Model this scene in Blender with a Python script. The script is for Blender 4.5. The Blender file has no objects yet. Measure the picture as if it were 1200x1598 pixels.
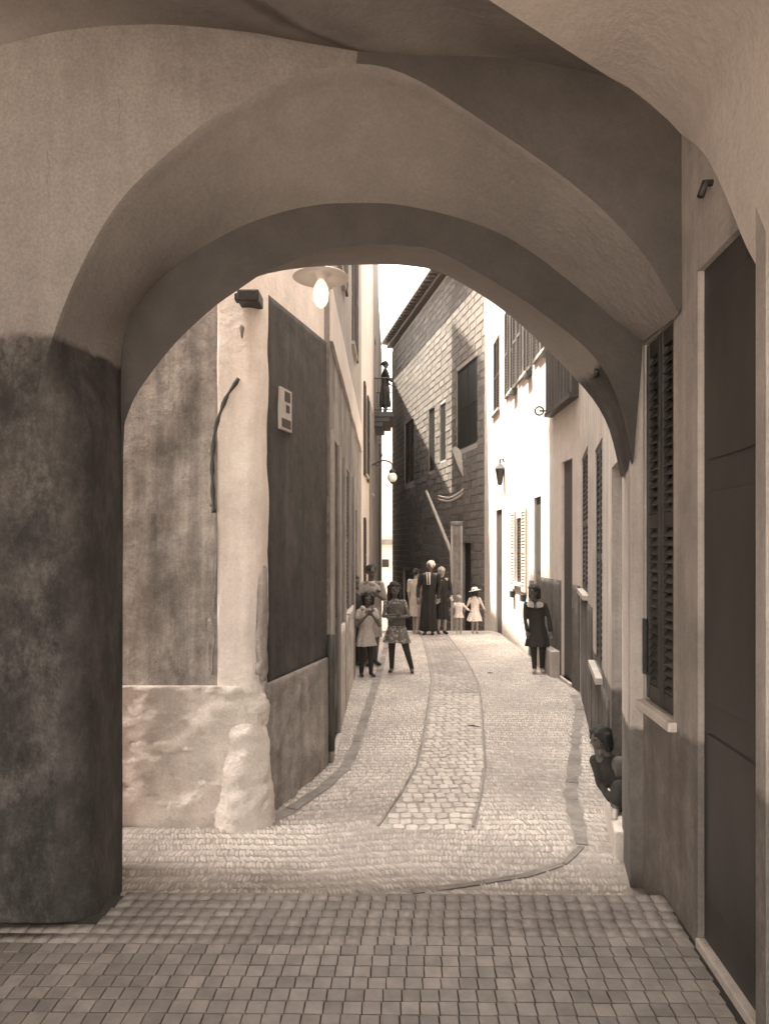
import bpy, bmesh, math, random
import numpy as np
from mathutils import Vector, Matrix, noise
random.seed(7); rng = np.random.default_rng(7)
R = math.radians
S = bpy.context.scene
COL = S.collection

# ------------------------------------------------------------------ camera, sky, sun, exposure
F = 1080.0; CH = 1.85; HOR = 855.0            # focal length in photo pixels, eye height, horizon row
cam_d = bpy.data.cameras.new('camera'); cam = bpy.data.objects.new('camera', cam_d); COL.objects.link(cam)
cam.location = (0, 0, CH); cam.rotation_euler = (R(90), 0, 0)
cam_d.sensor_fit = 'HORIZONTAL'; cam_d.sensor_width = 36; cam_d.lens = 36 * F / 1200
cam_d.shift_y = (HOR - 799) / 1200
cam_d.clip_start = 0.05; cam_d.clip_end = 2000
S.camera = cam
SUN_E, SUN_A = 71.0, 70.0                      # elevation; azimuth to the left of the view direction
sdir = Vector((-math.cos(R(SUN_E)) * math.sin(R(SUN_A)), math.cos(R(SUN_E)) * math.cos(R(SUN_A)), math.sin(R(SUN_E))))
w = bpy.data.worlds.new('World'); S.world = w; w.use_nodes = True
nt = w.node_tree; bg = nt.nodes['Background']
sky = nt.nodes.new('ShaderNodeTexSky'); sky.sky_type = 'NISHITA'; sky.sun_disc = False
sky.sun_elevation = R(SUN_E); sky.sun_rotation = R(-SUN_A); sky.dust_density = 3.0; sky.air_density = 1.0
bw = nt.nodes.new('ShaderNodeRGBToBW')         # the photograph is monochrome: only the sky's brightness is used
tint = nt.nodes.new('ShaderNodeMix'); tint.data_type = 'RGBA'; tint.blend_type = 'MULTIPLY'; tint.inputs[0].default_value = 1
tint.inputs[7].default_value = (1.0, .95, .87, 1)
nt.links.new(sky.outputs[0], bw.inputs[0]); nt.links.new(bw.outputs[0], tint.inputs[6]); nt.links.new(tint.outputs[2], bg.inputs[0])
bg.inputs[1].default_value = 0.15
sun_d = bpy.data.lights.new('sun', 'SUN'); sun = bpy.data.objects.new('sun', sun_d); COL.objects.link(sun)
sun_d.energy = 2.0; sun_d.angle = R(0.6); sun_d.color = (1, .91, .76)
sun.rotation_euler = sdir.to_track_quat('Z', 'Y').to_euler(); sun.location = (0, 0, 30)
S.view_settings.view_transform = 'Standard'; S.view_settings.look = 'None'
S.view_settings.gamma = 1; S.view_settings.use_curve_mapping = False
S.view_settings.exposure = 3.8
S.render.engine = 'CYCLES'; S.cycles.max_bounces = 8; S.cycles.diffuse_bounces = 5
S.cycles.use_denoising = True

# ------------------------------------------------------------------ helpers
def P(u, v, Y): return ((u - 600) / F * Y, Y, CH - (v - HOR) / F * Y)
GZ = -0.15                                      # street level below the porch floor
def G(u, v):
    Y = (CH - GZ) * F / (v - HOR); return ((u - 600) / F * Y, Y)
def lerp(a, b, t): return a + (b - a) * t
def sep(v, s=1.0):                              # sepia grey of brightness v
    return (min(1, v * 1.05), v * (1 - .078 * s), v * (1 - .165 * s), 1)

class MB:
    def __init__(s): s.v = []; s.f = []; s.mi = []
    def add(s, vs, fs, m=0):
        o = len(s.v); s.v += [tuple(p) for p in vs]; s.f += [tuple(i + o for i in f) for f in fs]; s.mi += [m] * len(fs); return s
    def box(s, x0, x1, y0, y1, z0, z1, m=0):
        return s.add([(x, y, z) for z in (z0, z1) for y in (y0, y1) for x in (x0, x1)],
                     [(0, 2, 3, 1), (4, 5, 7, 6), (0, 1, 5, 4), (2, 6, 7, 3), (0, 4, 6, 2), (1, 3, 7, 5)], m)
    def poly(s, pts, m=0): return s.add(pts, [tuple(range(len(pts)))], m)
    def loft(s, rings, m=0, closed=False, cap=False):
        n = len(rings[0]); vs = [p for r in rings for p in r]; fs = []
        for j in range(len(rings) - 1):
            for i in range(n if closed else n - 1):
                k = (i + 1) % n
                fs.append((j * n + i, j * n + k, (j + 1) * n + k, (j + 1) * n + i))
        if cap: fs += [tuple(range(n))[::-1], tuple(range((len(rings) - 1) * n, len(rings) * n))]
        return s.add(vs, fs, m)
    def tube(s, path, r, n=10, m=0):
        path = [Vector(p) for p in path]; rs = r if isinstance(r, (list, tuple)) else [r] * len(path); rings = []
        for i, p in enumerate(path):
            d = (path[min(i + 1, len(path) - 1)] - path[max(i - 1, 0)]).normalized()
            a = d.orthogonal().normalized() if i == 0 else (a - d * a.dot(d)).normalized()
            b = d.cross(a)
            rings.append([tuple(p + (a * math.cos(t) + b * math.sin(t)) * rs[i]) for t in [2 * math.pi * k / n for k in range(n)]])
        return s.loft(rings, m, True, True)
    def lathe(s, prof, c=(0, 0, 0), n=20, m=0, cap=True):
        rings = [[(c[0] + r * math.cos(2 * math.pi * k / n), c[1] + r * math.sin(2 * math.pi * k / n), c[2] + z) for k in range(n)] for r, z in prof]
        return s.loft(rings, m, True, cap)
    def ell(s, c, r, n=12, k=8, rot=None, m=0):
        vs = [(0, 0, -1)]; fs = []
        for j in range(1, k):
            a = -math.pi / 2 + math.pi * j / k
            vs += [(math.cos(a) * math.cos(2 * math.pi * i / n), math.cos(a) * math.sin(2 * math.pi * i / n), math.sin(a)) for i in range(n)]
        vs.append((0, 0, 1)); T = len(vs) - 1
        for i in range(n):
            q = (i + 1) % n
            fs.append((0, 1 + q, 1 + i)); fs.append((T, T - n + i, T - n + q))
            for j in range(k - 2): fs.append((1 + j * n + i, 1 + j * n + q, 1 + (j + 1) * n + q, 1 + (j + 1) * n + i))
        M = rot or Matrix.Identity(3); c = Vector(c)
        return s.add([c + M @ Vector((x * r[0], y * r[1], z * r[2])) for x, y, z in vs], fs, m)
    def cap(s, a, b, r1, r2, n=10, m=0):          # tapered capsule
        a = Vector(a); b = Vector(b); d = b - a
        d = d.normalized() if d.length > 1e-6 else Vector((0, 0, 1))
        path, rr = [], []
        for t in (80, 55, 30, 0): path.append(a - d * r1 * math.sin(R(t))); rr.append(r1 * math.cos(R(t)))
        for t in (0, 30, 55, 80): path.append(b + d * r2 * math.sin(R(t))); rr.append(r2 * math.cos(R(t)))
        u = d.orthogonal().normalized(); w_ = d.cross(u)
        rings = [[tuple(p + (u * math.cos(2 * math.pi * k / n) + w_ * math.sin(2 * math.pi * k / n)) * r) for k in range(n)] for p, r in zip(path, rr)]
        return s.loft(rings, m, True, True)
    def mesh(s, name, mats, smooth=False):
        me = bpy.data.meshes.new(name); me.from_pydata(s.v, [], s.f)
        for m in (mats if isinstance(mats, (list, tuple)) else [mats]): me.materials.append(m)
        if any(s.mi): me.polygons.foreach_set('material_index', s.mi)
        bm = bmesh.new(); bm.from_mesh(me)
        if any(len(f.verts) > 4 for f in bm.faces): bmesh.ops.triangulate(bm, faces=[f for f in bm.faces if len(f.verts) > 4])
        bmesh.ops.recalc_face_normals(bm, faces=bm.faces[:]); bm.to_mesh(me); bm.free()
        if smooth: me.polygons.foreach_set('use_smooth', [True] * len(me.polygons))
        return me
    def build(s, name, mats, parent=None, smooth=False, bevel=0, loc=None):
        o = bpy.data.objects.new(name, s.mesh(name, mats, smooth)); COL.objects.link(o)
        if parent: o.parent = parent
        if loc: o.location = loc
        if bevel:
            b = o.modifiers.new('bevel', 'BEVEL'); b.width = bevel; b.segments = 2; b.limit_method = 'ANGLE'
        return o
def tag(o, label=None, cat=None, group=None, kind=None):
    if label: o['label'] = label
    if cat: o['category'] = cat
    if group: o['group'] = group
    if kind: o['kind'] = kind
    return o
def thing(name, label, cat, loc=(0, 0, 0), rz=0, group=None):
    o = bpy.data.objects.new(name, None); COL.objects.link(o); o.empty_display_size = .2
    o.location = loc; o.rotation_euler = (0, 0, rz); return tag(o, label, cat, group)
def link(name, me, parent=None, loc=(0, 0, 0), rot=(0, 0, 0), sc=(1, 1, 1)):
    o = bpy.data.objects.new(name, me); COL.objects.link(o); o.parent = parent
    o.location = loc; o.rotation_euler = rot; o.scale = sc; return o

# ------------------------------------------------------------------ materials
def nodes(name, rough=.85):
    m = bpy.data.materials.new(name); m.use_nodes = True
    return m, m.node_tree, m.node_tree.nodes['Principled BSDF']
def N(t, kind, **kw):
    n = t.nodes.new(kind)
    for k, v in kw.items(): setattr(n, k, v)
    return n
def noise_n(t, vec, scale, detail=6, rough=.6, dist=0):
    n = N(t, 'ShaderNodeTexNoise'); n.inputs['Scale'].default_value = scale; n.inputs['Detail'].default_value = detail
    n.inputs['Roughness'].default_value = rough; n.inputs['Distortion'].default_value = dist; t.links.new(vec, n.inputs['Vector']); return n
def ramp(t, fac, stops):
    r = N(t, 'ShaderNodeValToRGB'); e = r.color_ramp.elements
    while len(e) < len(stops): e.new(.5)
    for i, (p, c) in enumerate(stops): e[i].position = p; e[i].color = c if len(c) == 4 else (*c, 1)
    t.links.new(fac, r.inputs[0]); return r
def mixc(t, fac, a, b, mode='MIX'):
    n = N(t, 'ShaderNodeMix', data_type='RGBA', blend_type=mode)
    if isinstance(fac, (int, float)): n.inputs[0].default_value = fac
    else: t.links.new(fac, n.inputs[0])
    for i, c in ((6, a), (7, b)):
        if isinstance(c, tuple): n.inputs[i].default_value = c
        else: t.links.new(c, n.inputs[i])
    return n.outputs[2]
def mapped(t, scale=(1, 1, 1)):
    g = N(t, 'ShaderNodeNewGeometry'); m = N(t, 'ShaderNodeMapping'); m.inputs['Scale'].default_value = scale
    t.links.new(g.outputs['Position'], m.inputs[0]); return m.outputs[0]
def bump(t, b, h, strength=.4, dist=.02):
    n = N(t, 'ShaderNodeBump'); n.inputs['Strength'].default_value = strength; n.inputs['Distance'].default_value = dist
    t.links.new(h, n.inputs['Height']); t.links.new(n.outputs[0], b.inputs['Normal'])
def plaster(name, a, b, stain=None, stain_amt=.5, scale=1.6, streak=0.0, bumpy=.4, dado=None, sa=1.0, fine=.16, rough=.9, crack=0.0, peel=None):
    """worn lime plaster: two tones in patches, stain blotches, vertical rain streaks, optional painted dado (z, tone a, tone b)"""
    m, t, p = nodes(name); pos = mapped(t)
    n1 = noise_n(t, pos, scale, 9, .68, .1); n2 = noise_n(t, pos, scale * 4.3, 8, .7)
    nm = N(t, 'ShaderNodeMath', operation='MULTIPLY_ADD'); t.links.new(n2.outputs[0], nm.inputs[0]); nm.inputs[1].default_value = .45
    ad = N(t, 'ShaderNodeMath', operation='MULTIPLY'); t.links.new(n1.outputs[0], ad.inputs[0]); ad.inputs[1].default_value = .62
    t.links.new(ad.outputs[0], nm.inputs[2])
    c = ramp(t, nm.outputs[0], [(.40, sep(a, sa)), (.64, sep(b, sa))]).outputs[0]
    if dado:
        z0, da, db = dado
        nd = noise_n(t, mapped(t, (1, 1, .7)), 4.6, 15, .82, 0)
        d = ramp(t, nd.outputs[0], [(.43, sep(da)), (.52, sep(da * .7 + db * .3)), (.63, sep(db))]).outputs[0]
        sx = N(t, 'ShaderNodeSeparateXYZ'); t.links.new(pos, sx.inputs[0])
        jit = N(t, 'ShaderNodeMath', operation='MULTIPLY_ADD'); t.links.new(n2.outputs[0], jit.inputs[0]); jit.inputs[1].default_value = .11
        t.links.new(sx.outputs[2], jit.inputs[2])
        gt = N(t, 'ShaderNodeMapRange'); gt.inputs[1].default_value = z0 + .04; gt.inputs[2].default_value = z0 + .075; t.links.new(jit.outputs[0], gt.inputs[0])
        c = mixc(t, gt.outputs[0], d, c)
    if stain is not None:
        ns = noise_n(t, mapped(t, (1, 1, .55)), scale * .8 + .7, 12, .74, .15)
        f = ramp(t, ns.outputs[0], [(.46, (0, 0, 0)), (.68, (stain_amt,) * 3)]).outputs[0]
        c = mixc(t, f, c, sep(stain))
    if peel:                                    # crisp-edged patches where the top coat has come off
        tone, amt, psc = peel; np_ = noise_n(t, mapped(t, (1, 1, .75)), psc, 14, .72, 0)
        c = mixc(t, ramp(t, np_.outputs[0], [(.52, (0, 0, 0)), (.56, (amt,) * 3)]).outputs[0], c, sep(tone))
        edge = ramp(t, np_.outputs[0], [(.515, (1, 1, 1)), (.528, (.80,) * 3), (.545, (1, 1, 1))]).outputs[0]
        c = mixc(t, 1.0, c, edge, 'MULTIPLY')
    if crack:
        nc_ = noise_n(t, pos, 1.7, 12, .66, 0)
        c = mixc(t, 1.0, c, ramp(t, nc_.outputs[0], [(.488, (1, 1, 1)), (.5, (1 - crack,) * 3), (.508, (1, 1, 1))]).outputs[0], 'MULTIPLY')
    if streak:
        st = noise_n(t, mapped(t, (9, 9, .35)), 1.0, 5, .6)
        f = ramp(t, st.outputs[0], [(.35, (1 - streak,) * 3), (.62, (1, 1, 1))]).outputs[0]
        c = mixc(t, 1.0, c, f, 'MULTIPLY')
    g = noise_n(t, pos, 60, 4, .7)
    f = ramp(t, g.outputs[0], [(.3, (1 - fine,) * 3), (.7, (1, 1, 1))]).outputs[0]
    c = mixc(t, 1.0, c, f, 'MULTIPLY')
    t.links.new(c, p.inputs['Base Color']); p.inputs['Roughness'].default_value = rough
    h = noise_n(t, pos, 7, 10, .68)
    if peel:
        ph = ramp(t, np_.outputs[0], [(.530, (1, 1, 1)), (.558, (.45,) * 3)]).outputs[0]
        hm = N(t, 'ShaderNodeMath', operation='MULTIPLY_ADD'); t.links.new(h.outputs[0], hm.inputs[0]); hm.inputs[1].default_value = .8; t.links.new(ph, hm.inputs[2])
        bump(t, p, hm.outputs[0], bumpy, .05)
    else: bump(t, p, h.outputs[0], bumpy, .05)
    return m
def simple(name, v, rough=.7, var=.25, scale=12, metal=0, sa=1.0, bumpy=.15, stretch=(1, 1, 1), rand=0):
    m, t, p = nodes(name); n = noise_n(t, mapped(t, stretch), scale, 6, .65)
    c = ramp(t, n.outputs[0], [(.3, sep(v * (1 - var), sa)), (.7, sep(v * (1 + var * .6), sa))]).outputs[0]
    if rand:
        oi = N(t, 'ShaderNodeObjectInfo')
        f = ramp(t, oi.outputs['Random'], [(0, (1 - rand,) * 3), (1, (1 + rand * .4,) * 3)]).outputs[0]
        c = mixc(t, 1.0, c, f, 'MULTIPLY')
    t.links.new(c, p.inputs['Base Color']); p.inputs['Roughness'].default_value = rough; p.inputs['Metallic'].default_value = metal
    if bumpy: bump(t, p, n.outputs[0], bumpy, .02)
    return m
def attr_mat(name, lo, hi, rough=.8, scale=25):
    m, t, p = nodes(name); a = N(t, 'ShaderNodeAttribute', attribute_name='shade')
    n = noise_n(t, mapped(t), scale, 5, .6); n2 = noise_n(t, mapped(t), 1.1, 5, .6, .5)
    c = ramp(t, a.outputs['Fac'], [(0, sep(lo)), (1, sep(hi))]).outputs[0]
    f = ramp(t, n.outputs[0], [(.3, (.72,) * 3), (.7, (1, 1, 1))]).outputs[0]
    f2 = ramp(t, n2.outputs[0], [(.35, (.70,) * 3), (.62, (1, 1, 1))]).outputs[0]
    c = mixc(t, 1.0, mixc(t, 1.0, c, f, 'MULTIPLY'), f2, 'MULTIPLY')
    t.links.new(c, p.inputs['Base Color']); p.inputs['Roughness'].default_value = rough
    bump(t, p, n.outputs[0], .25, .01); return m
M = dict(
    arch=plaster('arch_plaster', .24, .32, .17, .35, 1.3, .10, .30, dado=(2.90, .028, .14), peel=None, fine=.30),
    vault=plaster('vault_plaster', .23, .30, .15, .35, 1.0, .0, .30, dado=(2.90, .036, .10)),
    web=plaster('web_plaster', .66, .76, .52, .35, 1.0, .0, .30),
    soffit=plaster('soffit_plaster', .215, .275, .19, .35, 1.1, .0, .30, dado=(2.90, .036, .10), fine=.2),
    distemper=plaster('dark_wall_plaster', .075, .105, .05, .35, 1.2, .0, .3),  # darker tone for the arch wall on the right
    dark_ring=plaster('dark_inner_plaster', .055, .085, .04, .35, 1.2, .0, .3),  # darkest tone, for the face between the arch rings
    side_plinth=plaster('side_plinth_plaster', .30, .50, .15, .6, 2.2, .25, .9, fine=.28),
    lane_dado=plaster('lane_dado_plaster', .09, .18, .05, .5, 2.0, .35, .5, peel=(.26, .5, 2)),
    rwall=plaster('side_plaster', .40, .56, .18, .45, 1.2, .25, .30, dado=(.93, .20, .36)),
    door=simple('dark_door_paint', .060, .55, .35, 3, stretch=(1, 1, .3)),
    wood=simple('dark_shutter_wood', .045, .5, .35, 6, stretch=(1, 1, .3), rand=.2),
    woodm=simple('mid_shutter_wood', .10, .6, .35, 6, stretch=(1, 1, .3)),
    stone_white=plaster('whitewashed_stone', .62, .78, .45, .4, 3.0, .0, .5),
    tile=simple('floor_tile', .31, .62, .26, 9, rand=.24, bumpy=.1),
    grout=simple('tile_joint', .05, .95, .3, 20),
    dirty=plaster('stained_plaster', .38, .66, .13, .80, 1.9, .40, .9, fine=.30),
    white=plaster('white_plaster', .78, .90, .42, .3, 1.8, .10, .55, crack=.06),
    plinth=plaster('plinth_plaster', .78, .92, .58, .40, 1.5, .10, 1.0, fine=.22),
    panel=plaster('dark_painted_panel', .040, .080, .15, .45, 1.8, .30, .5, peel=(.075, .8, 2)),
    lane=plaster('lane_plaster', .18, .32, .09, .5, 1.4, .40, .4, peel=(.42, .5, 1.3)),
    lane_low=plaster('lane_plinth_plaster', .52, .78, .26, .5, 3.0, .18, .6, peel=(.34, .7, 3)),
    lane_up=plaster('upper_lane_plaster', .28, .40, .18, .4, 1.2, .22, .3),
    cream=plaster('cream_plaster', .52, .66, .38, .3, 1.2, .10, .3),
    sand=plaster('sand_plaster', .52, .68, .34, .4, 1.4, .28, .35, dado=(.78, .12, .24)),
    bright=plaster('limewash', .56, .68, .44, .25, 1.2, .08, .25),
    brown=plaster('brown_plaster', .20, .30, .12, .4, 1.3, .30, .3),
    ashlar=simple('ashlar_stone', .20, .9, .30, 5, rand=.16, bumpy=.4),
    mortar=simple('pale_mortar', .36, .95, .2, 10),
    street=plaster('street_bed', .27, .38, .18, .4, 1.6, 0, .6),
    gutter=plaster('gutter_stone', .17, .30, .09, .5, 3, 0, .5),
    kerb=plaster('kerb_stone', .40, .52, .25, .4, 3, 0, .4),
    peb=attr_mat('pebble', .42, .78), sett=simple('granite_sett', .47, .75, .25, 18, rand=.18, bumpy=.25),
    sett_far=attr_mat('granite_sett_far', .38, .50),
    iron=simple('wrought_iron', .030, .55, .3, 30), zinc=simple('drainpipe_metal', .055, .55, .35, 9, stretch=(1, 1, .4)),
    enamel=simple('enamel_reflector', .80, .35, .12, 6, bumpy=0), roof=simple('eave_tile', .16, .85, .3, 8),
    canvas=simple('awning_canvas', .48, .9, .25, 10), pale_wood=simple('pale_painted_wood', .50, .7, .2, 9),
    ground=plaster('plaza_ground', .34, .46, .25, .3, .8, 0, .3),
    paper=simple('pale_notice', .42, .7, .15, 20, bumpy=0), ink_and_interior=simple('print_and_dark_interior', .05, .7, .1, 20, bumpy=0),
)
mg, t_, p_ = nodes('frosted_glass'); p_.inputs['Base Color'].default_value = (.9, .86, .76, 1); p_.inputs['Roughness'].default_value = .25
p_.inputs['Subsurface Weight'].default_value = .6; p_.inputs['Subsurface Radius'].default_value = (.05, .05, .05); M['glass'] = mg
mg, t_, p_ = nodes('lit_bulb'); p_.inputs['Base Color'].default_value = (.9, .86, .76, 1); p_.inputs['Emission Color'].default_value = (1, .93, .8, 1); p_.inputs['Emission Strength'].default_value = .05; M['bulb'] = mg
mg, t_, p_ = nodes('window_glass'); p_.inputs['Base Color'].default_value = (.03, .026, .022, 1); p_.inputs['Roughness'].default_value = .08; M['pane'] = mg

# ------------------------------------------------------------------ ground and street
def street_z(Y):
    if Y < 15.2: return GZ
    d = Y - 15.2; return GZ - (.02 * d * d if d < 3 else .18 + .12 * (d - 3))
mb = MB(); ys = [3.6, 5, 7, 9, 11, 13, 15.2] + [15.7 + .5 * i for i in range(14)] + [24 + 3 * i for i in range(11)]
mb.loft([[(x, y, street_z(y)) for x in (-9, -4, -2, 0, 2, 4, 9)] for y in ys])
street = tag(mb.build('street', M['street']), 'street', None, None, 'structure'); del street['label']
ground = tag(MB().loft([[(x, y, -4.6) for x in (-900, 900)] for y in (-900, 900)]).build('ground', M['ground']), kind='structure')
plaza = tag(MB().box(-40, 40, -45, 1.2, -4.6, -.012).build('pavement', M['ground']), kind='structure')
porch_floor = tag(MB().box(-6, 1.9, 1.2, 3.695, -4.5, -.010).build('floor', M['grout']), kind='structure')

# porch floor tiles, set in nearly square courses
RW = lambda Y: 1.42 + .07 * (Y - 2.69)           # inner face of the porch's side wall
def tile_mesh(k):
    s = .0365; b = .0018; r = random.Random(k)
    j = [r.uniform(-.0009, .0009) for _ in range(8)]
    base = [(-s + j[0], -s + j[1]), (s + j[2], -s + j[3]), (s + j[4], s + j[5]), (-s + j[6], s + j[7])]
    rings = [[(x, y, z) for x, y in base] for z in (-.012, -.002)] + [[(x * (1 - b / s), y * (1 - b / s), 0) for x, y in base]]
    m_ = MB(); m_.loft(rings, 0, True); m_.poly(rings[-1]); return m_.mesh('tile', M['tile'])
tmesh = [tile_mesh(k) for k in range(5)]
tiles = []; TP = .0775
for j in range(0, 24):
    for i in range(-48, 40):
        y = 3.66 - j * TP * 1.03; x = .05 + i * TP + .115 * (y - 3.66) + .003 * math.sin(j * 1.7)
        y += -.012 * x + random.uniform(-.002, .002)
        if x > RW(y) - .03 or y < 1.9 or x < -3.1: continue
        if x < -1.40 and y > 3.40: continue
        u = 600 + x / y * F; v = HOR + CH / y * F
        tiles.append((0 if (-20 < u < 1220 and v < 1610) else 1, y, x, y))
vis = sorted([t for t in tiles if t[0] == 0], key=lambda t: t[1]); rest = [t for t in tiles if t[0]] + vis[300:]
for _, _, x, y in vis[:300]:
    link('tile', random.choice(tmesh), porch_floor, (x, y, random.uniform(-.0008, .0008)), (random.uniform(-.003, .003), random.uniform(-.003, .003), random.uniform(-.012, .012)))
def scatter(name, tmpl_v, tmpl_f, pos, rz, sc, shade, mat, parent=None, tilt=None, smooth=False):
    """one mesh of many small pieces, each with its own shade"""
    tv = np.array(tmpl_v, float); n = len(pos); k = len(tv)
    V = tv[None] * sc[:, None, :]
    if tilt is not None:
        V[:, :, 0] += V[:, :, 2] * tilt[:, None]
    c, s_ = np.cos(rz)[:, None], np.sin(rz)[:, None]
    X = V[:, :, 0] * c - V[:, :, 1] * s_; Y = V[:, :, 0] * s_ + V[:, :, 1] * c
    V = np.stack([X, Y, V[:, :, 2]], -1) + pos[:, None, :]
    flat = [x for f in tmpl_f for x in f]; ln = np.array([len(f) for f in tmpl_f])
    loops = (np.array(flat)[None] + (np.arange(n) * k)[:, None]).ravel(); tot = np.tile(ln, n)
    me = bpy.data.meshes.new(name); me.vertices.add(n * k); me.vertices.foreach_set('co', V.ravel())
    me.loops.add(len(loops)); me.loops.foreach_set('vertex_index', loops.astype(np.int32))
    me.polygons.add(len(tot)); me.polygons.foreach_set('loop_start', np.concatenate([[0], np.cumsum(tot)[:-1]]).astype(np.int32))
    me.polygons.foreach_set('loop_total', tot.astype(np.int32)); me.update(calc_edges=True)
    a = me.attributes.new('shade', 'FLOAT', 'POINT'); a.data.foreach_set('value', np.repeat(shade, k).astype(np.float32))
    me.materials.append(mat); me.validate()
    if smooth: me.polygons.foreach_set('use_smooth', [True] * len(me.polygons))
    o = bpy.data.objects.new(name, me); COL.objects.link(o); o.parent = parent; tag(o, kind='stuff'); return o
s = .0365
CUBE_V = [(x, y, z) for z in (-1, 0) for y in (-1, 1) for x in (-1, 1)]
CUBE_F = [(4, 5, 7, 6), (0, 1, 5, 4), (2, 6, 7, 3), (0, 4, 6, 2), (1, 3, 7, 5)]
M['tile_rest'] = attr_mat('floor_tile_rest', .34, .44)
if rest:
    n = len(rest); pp = np.array([(t[2], t[3], 0) for t in rest]) + rng.normal(0, .0006, (n, 3))
    scatter('tiles', CUBE_V, CUBE_F, pp, rng.normal(0, .01, n), np.tile([[s, s, .012]], (n, 1)), rng.random(n), M['tile_rest'], porch_floor)

# street paving: central strip of setts, gutters, pebbles set on edge
def poly_px(pts): return np.array([G(u, v) for u, v in pts])
LS = poly_px([(560, 1330), (590, 1290), (625, 1240), (650, 1195), (660, 1150), (668, 1100), (673, 1062), (668, 1030), (660, 1000), (655, 988)])
RS = poly_px([(722, 1330), (738, 1292), (752, 1240), (758, 1195), (755, 1150), (752, 1100), (747, 1068), (728, 1030), (705, 1000), (695, 988)])
def xl(Y): return np.interp(Y, LS[:, 1], LS[:, 0])
def xr(Y): return np.interp(Y, RS[:, 1], RS[:, 0])
GUT_R = poly_px([(895, 1085), (905, 1105), (899, 1150), (896, 1200), (890, 1240), (903, 1290), (908, 1320)])
GUT_R2 = poly_px([(908, 1322), (880, 1350), (820, 1368), (720, 1384), (640, 1393)])
GUT_L = poly_px([(605, 1000), (590, 1055), (573, 1110), (553, 1170), (538, 1200), (503, 1232), (455, 1264), (418, 1286)])
def dist_poly(px, py, pl):
    d = np.full(px.shape, 9.)
    for (x0, y0), (x1, y1) in zip(pl[:-1], pl[1:]):
        L = (x1 - x0) ** 2 + (y1 - y0) ** 2
        t = np.clip(((px - x0) * (x1 - x0) + (py - y0) * (y1 - y0)) / L, 0, 1)
        d = np.minimum(d, np.hypot(px - x0 - t * (x1 - x0), py - y0 - t * (y1 - y0)))
    return d
def ribbon(pl, wd, z, name, mat, jit=.01):
    m_ = MB(); pts = []
    for a, b in zip(pl[:-1], pl[1:]):
        k = max(2, int(np.hypot(*(b - a)) / .12))
        pts += [a + (b - a) * i / k for i in range(k)]
    pts.append(pl[-1]); pts = np.array(pts); rings = []
    for i, p in enumerate(pts):
        d = pts[min(i + 1, len(pts) - 1)] - pts[max(i - 1, 0)]; d = d / np.hypot(*d); nrm = np.array([-d[1], d[0]])
        h = wd / 2 + random.uniform(-jit, jit)
        a = p + nrm * h; b = p - nrm * h; zz = street_z(p[1])
        rings.append([(a[0], a[1], zz), (a[0], a[1], zz + z), (b[0], b[1], zz + z), (b[0], b[1], zz)])
    if name == 'joint_line':
        m_.loft(rings, 0, False, True); return m_.build(name, mat, street)
    i = 0
    while i < len(rings) - 1:                   # one stone after the other, butted with a small gap
        k = min(i + random.choice((2, 3, 3, 4)), len(rings) - 1); R_ = [[Vector(p) for p in r_] for r_ in rings[i:k + 1]]
        g_ = (R_[1][0] - R_[0][0]).normalized() * .006; R_[0] = [p + g_ for p in R_[0]]; R_[-1] = [p - g_ for p in R_[-1]]; dz = random.uniform(-.002, .003)
        m2 = MB(); m2.loft([[(p.x, p.y, p.z + dz) for p in r_] for r_ in R_], 0, False, True); m2.build(name, mat, street); i = k
ribbon(GUT_R, .095, .006, 'gutter_stone', M['gutter'], .022)
ribbon(GUT_R2, .045, .005, 'gutter_stone', M['gutter'], .006)
ribbon(GUT_L, .10, .006, 'gutter_stone', M['gutter'], .012)
for pl in (LS[1:], RS[1:]): ribbon(pl, .016, .010, 'joint_line', M['gutter'], .002)
setts = []
y = 4.93; row = 0
while y < 16.6:
    a, b = xl(y) + .02, xr(y) - .02; n = max(4, round((b - a) / .088)); wd = (b - a) / n
    for i in range(n):
        off = (row % 2) * .5 * wd
        x = a + (i + .5) * wd + (off if i < n - 1 else off * .3) * .6
        setts.append((x + random.uniform(-.006, .006), y + random.uniform(-.012, .012), wd))
    y += .105; row += 1
def sett_mesh(k):
    r = random.Random(k); m_ = MB(); n = 8; o = [r.uniform(.9, 1.08) for _ in range(n)]
    c8 = [(1, -.72), (1, .72), (.72, 1), (-.72, 1), (-1, .72), (-1, -.72), (-.72, -1), (.72, -1)]
    ring = lambda q, z: [(q * o[i] * c8[i][0], q * o[i] * c8[i][1], z + (r.uniform(-.06, .06) if z == 0 else 0)) for i in range(n)]
    top_ = ring(.86, 0)
    m_.loft([ring(1, -1), ring(.98, -.22), top_], 0, True); m_.poly(top_); return m_.mesh('sett', M['sett'], True)
smesh = [sett_mesh(k) for k in range(6)]
for x, y, wd in setts[:300]:
    link('sett', random.choice(smesh), street, (x, y, street_z(y) + .012 + random.uniform(-.003, .003)), (random.uniform(-.05, .05), random.uniform(-.05, .05), random.uniform(-.1, .1)), (wd * .455, .047, .03))
if setts[300:]:
    q = np.array(setts[300:]); n = len(q); zz = np.array([street_z(y) for y in q[:, 1]]) + .012 + rng.uniform(-.003, .003, n)
    DV = CUBE_V[:4] + [(x * .85, y * .85, 0) for x, y, z in CUBE_V[4:]]
    scatter('setts', DV, CUBE_F, np.stack([q[:, 0], q[:, 1], zz], 1), rng.normal(0, .05, n), np.stack([q[:, 2] * .45, np.full(n, .046), np.full(n, .03)], 1), rng.random(n), M['sett_far'], street)
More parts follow.
